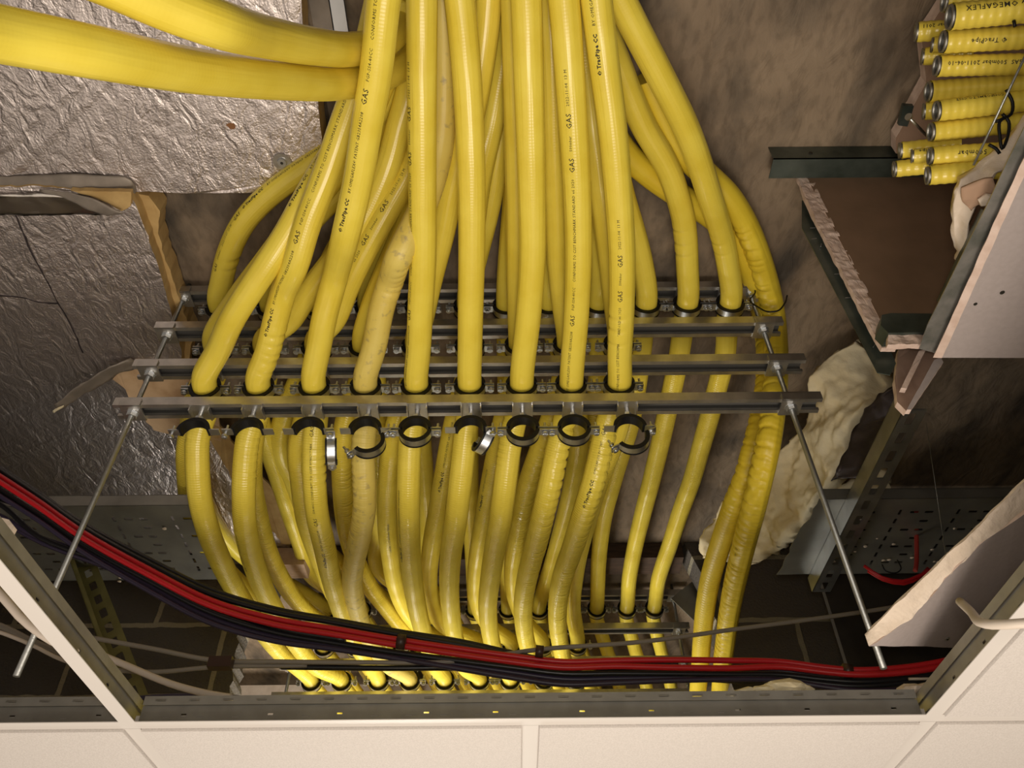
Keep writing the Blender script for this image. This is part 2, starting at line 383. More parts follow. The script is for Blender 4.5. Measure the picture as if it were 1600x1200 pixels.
def ribbon(name, left, right, mats, thick=.03, nu=26, nv=60, amp=.008, freq=9, parent=None, back=None, amp_edge=None, soft=True):
    """lumpy closed sheet between two 3D edge curves"""
    def samp(P, t):
        P = [Vector(p) for p in P]; L_ = [0]
        for i in range(1, len(P)): L_.append(L_[-1] + (P[i] - P[i - 1]).length)
        s = t * L_[-1]
        for i in range(1, len(P)):
            if s <= L_[i] or i == len(P) - 1: return P[i - 1].lerp(P[i], (s - L_[i - 1]) / max(1e-6, L_[i] - L_[i - 1]))
    g = []
    for j in range(nv + 1):
        a = samp(left, j / nv); b = samp(right, j / nv)
        g.append([a.lerp(b, i / nu) for i in range(nu + 1)])
    c = g[nv // 2][nu // 2]
    nrm = (g[nv // 2][nu] - g[nv // 2][0]).cross(g[nv][nu // 2] - g[0][nu // 2]).normalized()
    if nrm.dot(-c) < 0: nrm = -nrm
    ae = amp if amp_edge is None else amp_edge
    vs = []; fs = []; W = nu + 1
    for side in (0, 1):
        for j in range(nv + 1):
            for i in range(nu + 1):
                p = g[j][i]; q = p * freq + Vector((side * 11, 0, 0))
                edge = i in (0, nu) or j in (0, nv)
                d = noise.fractal(q, 1.0, 2.0, 4) * amp * (1 if side == 0 else .5)
                p = p + nrm * d - nrm * (thick if side else 0)
                e = p * 45
                if edge: p = p + noise.noise_vector(e) * ae
                rim = min(i, nu - i) / 2.0
                if soft and side == 0 and rim < 1: p = p - nrm * thick * .25 * (1 - rim)
                vs.append(p)
    B = (nv + 1) * W
    for j in range(nv):
        for i in range(nu):
            a = j * W + i; fs.append((a, a + 1, a + W + 1, a + W)); fs.append((B + a, B + a + W, B + a + W + 1, B + a + 1))
    for j in range(nv):
        for i in (0, nu):
            a = j * W + i; fs.append((a, a + W, B + a + W, B + a))
    for i in range(nu):
        for j in (0, nv):
            a = j * W + i; fs.append((a, a + 1, B + a + 1, B + a))
    me = bpy.data.meshes.new(name); me.from_pydata(vs, [], fs)
    bm = bmesh.new(); bm.from_mesh(me); bmesh.ops.recalc_face_normals(bm, faces=bm.faces); bm.to_mesh(me); bm.free()
    o = link(name, me, parent, mats, soft)
    return o

def perforated(bm, o, u, v, nu, nv, hole, thick_dir, t=.0015, mi=0):
    """plate spanned by u,v vectors split into nu x nv cells; hole(i,j)->(cx,cy,hw,hh) in cell fractions or None"""
    o = Vector(o); u = Vector(u); v = Vector(v); td = Vector(thick_dir) * t
    for off in (Vector((0, 0, 0)), td):
        cache = {}
        def V(a, b):
            k = (round(a, 5), round(b, 5))
            if k not in cache: cache[k] = bm.verts.new(o + u * a + v * b + off)
            return cache[k]
        for i in range(nu):
            for j in range(nv):
                c = [V(i / nu, j / nv), V((i + 1) / nu, j / nv), V((i + 1) / nu, (j + 1) / nv), V(i / nu, (j + 1) / nv)]
                h = hole(i, j)
                if not h: bm.faces.new(c).material_index = mi; continue
                cx, cy, hw, hh = h
                ring = []
                K = 12
                for k in range(K):
                    an = 2 * PI * (k + .5) / K + PI * 1.25 - PI / K * 1
                    ca, sa = math.cos(an), math.sin(an)
                    x = cx + hw * max(-1, min(1, ca * 1.35)); y = cy + hh * max(-1, min(1, sa * 1.35))
                    ring.append(bm.verts.new(o + u * ((i + x) / nu) + v * ((j + y) / nv) + off))
                q = K // 4
                for s in range(4):
                    seg = [ring[(s * q + k) % K] for k in range(q + 1)]
                    bm.faces.new([c[s], c[(s + 1) % 4]] + seg[::-1]).material_index = mi

# ------------------------------------------------------------------ key levels (metres, eye of the camera at the origin)
ZC_TILE = 0.492; ZSLAB = 1.52
YF = 1.197; YR = 2.57
CH = [1.122, 1.234, 1.354, 1.480]                  # channel heights, lowest first
ZP, ZS, ZT = 1.172, 1.292, 1.425                   # pipe levels: under channels 2, 3 and 4
XL = (-2.6, 2.6)

# ------------------------------------------------------------------ structure
structure(box_obj('ceiling', (-2.7, -1.3, ZSLAB), (2.7, 4.4, ZSLAB + .15), M['slab']))
structure(box_obj('wall_left', (-2.7, -1.3, ZC_TILE), (-2.6, 4.4, ZSLAB), M['block']))
structure(box_obj('wall_right', (2.6, -1.3, ZC_TILE), (2.7, 4.4, ZSLAB), M['block']))
structure(box_obj('wall_near', (-2.6, -1.3, ZC_TILE), (2.6, -1.2, ZSLAB), M['block']))
structure(box_obj('wall_far', (-2.6, 3.62, .1), (2.6, 3.72, ZSLAB), mat('shaded_far_wall', (.22, .19, .12), .85, col2=(.15, .13, .08), noise_scale=5)))  # wall coloured dark for the dim part of the far room

def jag_wall(name, pts, y0, th):
    """pts (x,z) outline of a wall piece; broken side roughened"""
    out = []
    n = len(pts)
    for i in range(n):
        a, b = pts[i], pts[(i + 1) % n]
        rough = len(a) > 2
        k = 14 if rough else 1
        for j in range(k):
            x = a[0] + (b[0] - a[0]) * j / k; z = a[1] + (b[1] - a[1]) * j / k
            if rough and j: x += (random.random() - .5) * .018; z += (random.random() - .5) * .008
            out.append(Vector((x, y0, z)))
    bm = bmesh.new(); add_prism(bm, out, Vector((0, th, 0)))
    return bm_obj(name, bm, M['block'])
xb = xAt(388, 2.3, 1.15); xr = xAt(1120, 2.3, 1.2)
structure(jag_wall('wall_back_left', [(-2.6, ZC_TILE), (xb, ZC_TILE, 1), (xb - .02, 1.0, 1), (xb - .05, 1.27, 1), (xb + .03, 1.38), (xb + .03, ZSLAB), (-2.6, ZSLAB)], 2.3, .1))
structure(jag_wall('wall_back_right', [(2.6, ZC_TILE), (2.6, ZSLAB), (xr - .05, ZSLAB), (xr, 1.36, 1), (xr + .02, 1.0, 1), (xr + .02, ZC_TILE)], 2.3, .1))
ln = box_obj('lintel_beam', (xb + .04, 2.3, 1.462), (xr - .06, 2.4, 1.519), mat('dark_timber', (.09, .055, .035), .8, col2=(.05, .03, .02), noise_scale=20, stretch=(1, 6, 6), bump=.4))
tag(setorigin(ln), 'dark timber beam across the wall opening behind the gas pipes', 'beam')

# ceiling grid and tiles -----------------------------------------------------
GX = [-1.776, -1.176, -.576, .024, .624, 1.224, 1.824]
YB = 1.2187                                         # centre line of the far T-bar
def tbar(a, b, axis, label, first=True, holes=True):
    """T-bar along axis ('x' or 'y') from a to b"""
    root = thing('ceiling_grid_bar', label, 'ceiling grid bar', ((a[0] + b[0]) / 2, (a[1] + b[1]) / 2, ZC_TILE), 'ceiling grid bars')
    Lh = ((b[0] - a[0]) if axis == 'x' else (b[1] - a[1])) / 2
    def P(l, s, z): return (l, s, z) if axis == 'x' else (s, l, z)
    bm = bmesh.new(); lo = P(-Lh, -.012, 0); hi = P(Lh, .012, .0012); add_box(bm, lo, hi)
    bm_obj('flange', bm, M['gridwhite'], root)
    bm = bmesh.new(); n = max(2, int(2 * Lh / .026))
    def hole(i, j):
        if j == 0: return None
        if j == 1: return (.5, .5, .16, .2) if i % 9 in (2, 7) else ((.5, .12, .2, .06) if i % 2 else None)
        return None
    perforated(bm, P(-Lh, -.0007, .001), P(2 * Lh, 0, 0), (0, 0, .028), n, 3, hole, P(0, 1, 0), .0014)
    bm_obj('web', bm, M['grid'], root)
    bm = bmesh.new()
    perforated(bm, P(-Lh, -.0035, .029), P(2 * Lh, 0, 0), (0, 0, .014), max(2, int(2 * Lh / .05)), 1, lambda i, j: (.5, .55, .16, .13) if axis == 'x' else None, P(0, 1, 0), .007)
    bm_obj('bulb', bm, M['grid'], root)
    return root
tbar((-.564, YB), (.612, YB), 'x', 'slotted grey ceiling grid bar along the far edge of the open bay')
tbar((-1.76, YB), (-.588, YB), 'x', 'slotted grey ceiling grid bar at lower left, beyond the diagonal left bar')
tbar((-.576, -.6), (-.576, YB + .012), 'y', 'diagonal ceiling grid bar at lower left with wide white flange and grey web')
tbar((.624, -.6), (.624, YB + .012), 'y', 'diagonal ceiling grid bar at lower right, white cable hooked over it')
tbar((.636, YB), (1.8, YB), 'x', 'ceiling grid bar between two white tiles at the lower right edge')
for k, gx in enumerate(GX[2:5]):
    tbar((gx, YB + .013), (gx, YB + .55), 'y', ['white ceiling grid bar between the far left tile and its right neighbour',
         'white ceiling grid bar in the middle of the far tile row', 'white ceiling grid bar between the far right tiles, below the corner'][k])
def tile(x0, y0, x1, y1, label):
    bm = bmesh.new(); add_box(bm, (x0 + .004, y0 + .004, ZC_TILE + .0016), (x1 - .004, y1 - .004, ZC_TILE + .016))
    # shallow revealed face, a step lower than the flange edge
    add_box(bm, (x0 + .014, y0 + .014, ZC_TILE - .004), (x1 - .014, y1 - .014, ZC_TILE + .0018))
    o = bm_obj('ceiling_tile', bm, M['tile']); setorigin(o)
    return tag(o, label, 'ceiling tile', 'white ceiling tiles')
labs = ['white ceiling tile at the lower left corner', 'white ceiling tile in the far row, left of the middle seam',
        'white ceiling tile in the far row, right of the middle seam', 'white ceiling tile at the lower right corner']
for i in range(4): tile(GX[i + 1], YB, GX[i + 2], YB + .6, labs[i])
tile(.624, YB - .6, 1.224, YB, 'white ceiling tile right of the lower right diagonal grid bar')
tile(.624, YB - 1.2, 1.224, YB - .6, 'white ceiling tile at the right edge, nearer than the cable hook')
# the ceiling carries on all round, outside the picture
bm = bmesh.new(); zc0, zc1 = ZC_TILE + .002, ZC_TILE + .016
add_box(bm, (-2.6, YB + .6, zc0), (2.6, 2.3, zc1)); add_box(bm, (.45, 2.4, zc0), (2.6, 3.62, zc1)); add_box(bm, (-2.6, 2.4, zc0), (-1.3, 3.62, zc1)); add_box(bm, (-2.6, -1.2, zc0), (2.6, -.62, zc1))  # boxes past the back wall are added unseen to cut light from below
add_box(bm, (1.23, -.62, zc0), (2.6, YB + .6, zc1)); add_box(bm, (-2.6, -.62, zc0), (-1.785, YB + .6, zc1))
add_box(bm, (-1.785, YB + .02, zc0), (-1.18, YB + .6, zc1))
structure(bm_obj('trim_1', bm, M['tile']))

# ------------------------------------------------------------------ strut channels
X0, X1 = [-.797, -.794, -.785, -.775], [.622, .618, .600, .560]
def channel(x0, x1, y, z, label, group, slots=False):
    prof = [(-.0205, .0105), (.0205, .0105), (.0205, -.0105), (.011, -.0105), (.011, -.004), (.013, -.004), (.013, -.0085), (.0185, -.0085),
            (.0185, .0085), (-.0185, .0085), (-.0185, -.0085), (-.013, -.0085), (-.013, -.004), (-.011, -.004), (-.011, -.0105), (-.0205, -.0105)]
    bm = bmesh.new(); L_ = (x1 - x0) / 2
    A = [bm.verts.new((-L_, p[0], p[1])) for p in prof]; B = [bm.verts.new((L_, p[0], p[1])) for p in prof]
    n = len(prof)
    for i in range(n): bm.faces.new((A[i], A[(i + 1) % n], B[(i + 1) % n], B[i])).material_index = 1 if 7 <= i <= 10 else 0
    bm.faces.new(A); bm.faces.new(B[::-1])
    o = bm_obj('strut_channel', bm, [M['galv'], M['slotshade']]); o.location = ((x0 + x1) / 2, y, z)
    return tag(o, label, 'support channel', group)
cl = ['lowest strut channel of the near pipe rack, carrying the empty clamps', 'second strut channel from the bottom of the near rack, above the empty clamps',
      'third strut channel from the bottom of the near rack, over the middle row of pipes', 'topmost strut channel of the near rack, tight under the soffit']
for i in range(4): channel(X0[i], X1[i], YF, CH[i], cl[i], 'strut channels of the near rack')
cl2 = ['lowest strut channel of the far rack, just above the ceiling grid bar', 'second strut channel of the far rack, behind the red cables', 'third strut channel of the far rack, beyond the wall opening', 'topmost strut channel of the far rack under the soffit']
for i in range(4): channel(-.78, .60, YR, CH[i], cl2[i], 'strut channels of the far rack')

# ------------------------------------------------------------------ hanger rods
def hexnut(bm, c, r, h, mi=0):
    add_cyl(bm, (c[0], c[1], c[2] - h / 2), (c[0], c[1], c[2] + h / 2), r, 6, mi=mi)
def hanger_rod(x, y, z0, label, lean=0.0):
    root = thing('threaded_rod', label, 'threaded rod', (x, y, z0), 'hanger rods of the racks')
    bm = bmesh.new(); H = ZSLAB - z0
    add_cyl(bm, (lean, 0, 0), (0, 0, H), .0052, 14); bm_obj('rod', bm, M['rod'], root, True)
    for zc in CH:
        xx = lean * (1 - (zc - z0) / H)
        bm = bmesh.new(); hexnut(bm, (xx, 0, zc - z0 - .0205), .0105, .009); add_cyl(bm, (xx, 0, zc - z0 - .016), (xx, 0, zc - z0 - .0145), .0125, 16)
        bm_obj('nut', bm, M['zinc'], root)
        bm = bmesh.new(); add_box(bm, (xx - .021, -.0225, zc - z0 - .0145), (xx + .021, .0225, zc - z0 - .0107))
        add_box(bm, (xx - .021, -.0245, zc - z0 - .0145), (xx + .021, -.0215, zc - z0 + .003))
        bm_obj('plate_washer', bm, M['galv'], root)
    return root
hanger_rod(xAt(212, YF, CH[0]), YF, .560, 'left threaded hanger rod of the near rack, ending by the diagonal grid bar', -.004)
hanger_rod(xAt(1229, YF, CH[0]), YF, .560, 'right threaded hanger rod of the near rack, ending above the red cables', .012)
hanger_rod(-.74, YR, 1.05, 'threaded hanger rod at the left end of the far rack')
hanger_rod(.565, YR, 1.05, 'threaded hanger rod at the right end of the far rack')

# ------------------------------------------------------------------ pipe clamps
def arc_band(bm, r0, r1, w, a0, a1, n=28, mi=0, prof=None):
    rows = []
    prof = prof or [(r0, -w / 2), (r0, w / 2), (r1, w / 2), (r1, -w / 2)]
    for i in range(n + 1):
        a = a0 + (a1 - a0) * i / n
        rows.append([bm.verts.new((math.cos(a) * r, y, math.sin(a) * r)) for r, y in prof])
    m = len(prof)
    for i in range(n):
        for k in range(m): bm.faces.new((rows[i][k], rows[i][(k + 1) % m], rows[i + 1][(k + 1) % m], rows[i + 1][k])).material_index = mi
    bm.faces.new(rows[0]).material_index = mi; bm.faces.new(rows[-1][::-1]).material_index = mi
RB = .0305
RUB = [(.0254, -.0112), (.0254, .0112), (.0328, .0112), (.0328, .0078), (.0300, .0078), (.0300, -.0078), (.0328, -.0078), (.0328, -.0112)]
def half_meshes(sign):
    """band half with two ears, and its rubber, about the clamp centre"""
    a0, a1 = (math.radians(7), math.radians(173)) if sign > 0 else (math.radians(187), math.radians(353))
    bm = bmesh.new(); arc_band(bm, .0300, .0322, .0150, a0, a1)
    for s in (-1, 1):
        add_box(bm, (min(s * .0300, s * .0500), -.0085, sign * .0035 - .0011), (max(s * .0300, s * .0500), .0085, sign * .0035 + .0011))
    b2 = bmesh.new(); arc_band(b2, 0, 0, 0, a0, a1, prof=RUB)
    res = []
    for b, nm in ((bm, 'half_band'), (b2, 'rubber_liner')):
        bmesh.ops.recalc_face_normals(b, faces=b.faces); me = bpy.data.meshes.new(nm); b.to_mesh(me); b.free(); res.append(me)
    res[0].materials.append(M['zinc']); res[1].materials.append(M['rubber'])
    for me in res: me.polygons.foreach_set('use_smooth', [False] * len(me.polygons))
    return res
UP = half_meshes(1); LO = half_meshes(-1)
def screw_mesh():
    bm = bmesh.new(); add_cyl(bm, (0, 0, -.0125), (0, 0, .020), .0024, 10); add_cyl(bm, (0, 0, -.0105), (0, 0, -.0060), .0060, 14, r2=.0062)
    hexnut(bm, (0, 0, .0075), .0052, .004)
    add_box(bm, (-.0048, -.0008, -.0112), (.0048, .0008, -.0100))
    me = bpy.data.meshes.new('clamp_screw'); bmesh.ops.recalc_face_normals(bm, faces=bm.faces); bm.to_mesh(me); bm.free(); me.materials.append(M['zinc']); return me
SCREW = screw_mesh()
def hang_meshes(h):
    """stud with nut up to the channel and the slot plate, h = centre to channel underside"""
    bm = bmesh.new(); hexnut(bm, (0, 0, .037), .0085, .010); add_cyl(bm, (0, 0, .032), (0, 0, h + .004), .0048, 12)
    a = bpy.data.meshes.new('stud'); bmesh.ops.recalc_face_normals(bm, faces=bm.faces); bm.to_mesh(a); bm.free(); a.materials.append(M['zinc'])
    bm = bmesh.new(); add_box(bm, (-.020, -.0215, h - .0032), (.020, .0215, h - .0002))
    for s in (-1, 1): add_box(bm, (s * .0195 - .0012, -.016, h - .012), (s * .0195 + .0012, .016, h - .0032))
    b = bpy.data.meshes.new('slot_plate'); bmesh.ops.recalc_face_normals(bm, faces=bm.faces); bm.to_mesh(b); bm.free(); b.materials.append(M['galv'])
    return a, b
HM = {}
def part(name, me, parent, mtx=None):
    o = bpy.data.objects.new(name, me); COL.objects.link(o); o.parent = parent
    if mtx is not None: o.matrix_basis = mtx
    return o
def clamp(c, h, label, group, lower='closed', roll=0.0):
    root = thing('pipe_clamp', label, 'pipe clamp', c, group)
    key = round(h, 3)
    if key not in HM: HM[key] = hang_meshes(h)
    part('stud', HM[key][0], root); part('slot_plate', HM[key][1], root)
    ub = part('upper_band', UP[0], root); part('rubber_liner', UP[1], ub)
    I = Matrix.Identity(4)
    if lower == 'closed':
        lb = part('lower_band', LO[0], root); part('rubber_liner', LO[1], lb)
        for s in (-1, 1): part('screw', SCREW, root, Matrix.Translation((s * .0435, 0, 0)))
    elif lower == 'none':
        part('screw', SCREW, root, Matrix.Translation((-.0435, 0, 0)))
    else:
        piv = Vector((.0435, 0, 0))
        ax, an = lower
        mt = Matrix.Translation(piv) @ Matrix.Rotation(an, 4, Vector(ax)) @ Matrix.Translation(-piv)
        lb = part('lower_band', LO[0], root, mt); part('rubber_liner', LO[1], lb)
        part('screw', SCREW, root, Matrix.Translation(piv))
        part('screw', SCREW, root, mt @ Matrix.Translation((-.0435, 0, 0)))
    return root
ORD = ['leftmost', 'second from left', 'third from left', 'fourth from left', 'fifth from left', 'sixth from left', 'seventh from left',
       'eighth from left', 'ninth from left', 'tenth from left', 'eleventh from left', 'rightmost']
def ordn(i, n): return 'rightmost' if i == n - 1 else ORD[i]
RX = {'P': [322, 405, 492, 572, 651, 734, 815, 892, 967],
      'S': [338, 415, 495, 569, 651, 734, 812, 887, 966],
      'T': [345, 425, 500, 577, 655, 731, 792, 858, 935, 1009, 1073, 1140]}
RRX = {'P': [487, 534, 592, 641, 695, 749, 797, 850, 900],
       'S': [507, 556, 605, 655, 703, 752, 800, 848, 902],
       'T': [511, 566, 617, 666, 706, 742, 794, 842, 890, 932, 979, 1022]}
RZ = {'P': ZP, 'S': ZS, 'T': ZT}
CHI = {'P': 1, 'S': 2, 'T': 3}
RN = {'P': 'lowest filled row', 'S': 'middle row', 'T': 'top row'}
for row in 'PST':
    n = len(RX[row]); hh = CH[CHI[row]] - .0105 - RZ[row]
    for i, px in enumerate(RX[row]):
        clamp((xAt(px, YF, RZ[row]), YF, RZ[row]), hh, '%s rubber-lined clamp in the %s of the near rack' % (ordn(i, n), RN[row]), 'clamps of the near rack, ' + RN[row])
    for i, px in enumerate(RRX[row]):
        clamp((xAt(px, YR, RZ[row]), YR, RZ[row]), hh, '%s rubber-lined clamp in the %s of the far rack' % (ordn(i, n), RN[row]), 'clamps of the far rack, ' + RN[row])
ZE = 1.052
EX = [303, 387, 482, 571, 649, 735, 817, 897, 984]
A_ = math.radians
emp = ['none', 'none', ((0, .15, 1), A_(-84)), ((0, 1, 0), A_(-38)), 'closed', ((0, -.35, 1), A_(-66)), 'closed', 'closed', ((0, 1, 0.25), A_(-26))]
el = ['leftmost empty clamp under the lowest channel, only its upper half left', 'second empty clamp from left, only its upper half left, black rubber inside',
      'third empty clamp from left, its lower half hanging edge-on', 'fourth empty clamp from left, lower half swung open below it', 'fifth empty clamp from left, closed ring under the lowest channel',
      'sixth empty clamp from left, lower half twisted aside with a loose screw', 'seventh empty clamp from left, closed ring', 'eighth empty clamp from left, closed ring beside the last open one', 'rightmost empty clamp, lower half dropped open']
for i, px in enumerate(EX):
    clamp((xAt(px, YF, ZE), YF, ZE), CH[0] - .0105 - ZE, el[i], 'empty clamps under the lowest channel', emp[i])

# ------------------------------------------------------------------ gas pipes
def lerp(a, b, t): return a + (b - a) * t
def front_z(row, py, ztop):
    y0 = {'P': 605, 'S': 545, 'T': 468}[row]
    t = max(0, min(1.25, (y0 - py) / y0)); return lerp(RZ[row], ztop, t)
SAG = {'P': .15, 'S': .12, 'T': .06}
PIPES = {}
def build_pipe(key, row, i, front, rear, label, ztop, m='pipe', r=.0247, sag=None, crease=None, tail=True):
    Zr = RZ[row]; xf = xAt(RX[row][i], YF, Zr); xr_ = xAt(RRX[row][i], YR, Zr)
    y0 = {'P': 605, 'S': 545, 'T': 468}[row]; y1 = {'P': 1073, 'S': 1008, 'T': 955}[row]
    pts = []
    for q in front:
        z = q[2] if len(q) > 2 else front_z(row, q[1], ztop)
        pts.append(pZ(q[0], q[1], z))
    for dy in (-.028, .028): pts.append(Vector((xf, YF + dy, Zr)))
    sg = SAG[row] if sag is None else sag
    for q in rear:
        s = max(0, min(1, (q[1] - y0) / (y1 - y0)))
        z = q[2] if len(q) > 2 else Zr - sg * math.sin(PI * s) ** 1.4
        p = pZ(q[0], q[1], z)
        if p.y > YF + .06 and p.y < YR - (.20 if row == 'T' else .10) and (not pts or p.y > pts[-1].y + .015): pts.append(p)
    for dy in (-.028, .028): pts.append(Vector((xr_, YR + dy, Zr)))
    pts.append(Vector((xr_ + .05, YR + .25, Zr - .01))); pts.append(Vector((xr_ + .13, YR + .55, Zr - .06))); pts.append(Vector((xr_ + .2, YR + 1.0, Zr - .09)))
    c = smooth_path(spline(pts, .007), 12)
    if crease: c = smooth_path(spline(c, .0028), 2)
    rf = None
    if crease:
        S = [0]
        for k in range(1, len(c)): S.append(S[-1] + (c[k] - c[k - 1]).length)
        pj = [proj(p)[1] if p.y < YR + .1 else 1100 for p in c]
        def rf(k, s, d, p):
            rr = r
            for (ya, yb, amp, pit, side) in crease:
                if ya <= pj[k] <= yb:
                    e = min(1, (pj[k] - ya) / 12, (yb - pj[k]) / 12)
                    ph = s / pit + .35 * noise.noise(Vector((s * 40, 3, 1))) + .12 * d.x
                    g = (.5 + .5 * math.cos(2 * PI * ph)) ** 6
                    msk = max(0, min(1, .55 + .9 * (d.x * side) + .5 * noise.noise(p * 25)))
                    rr -= 1.7 * amp * g * e * msk; rr += amp * .4 * e * msk
            return rr
    me, S = tube_mesh('gas_pipe', c, r, 28, rf)
    o = link('gas_pipe', me, None, M[m])
    cen = Vector((xf, YF, Zr)); me.transform(Matrix.Translation(-cen)); o.location = cen
    tag(o, label, 'gas pipe', 'yellow gas pipes through the racks')
    PIPES[key] = (o, c, S, r, cen)
    return o
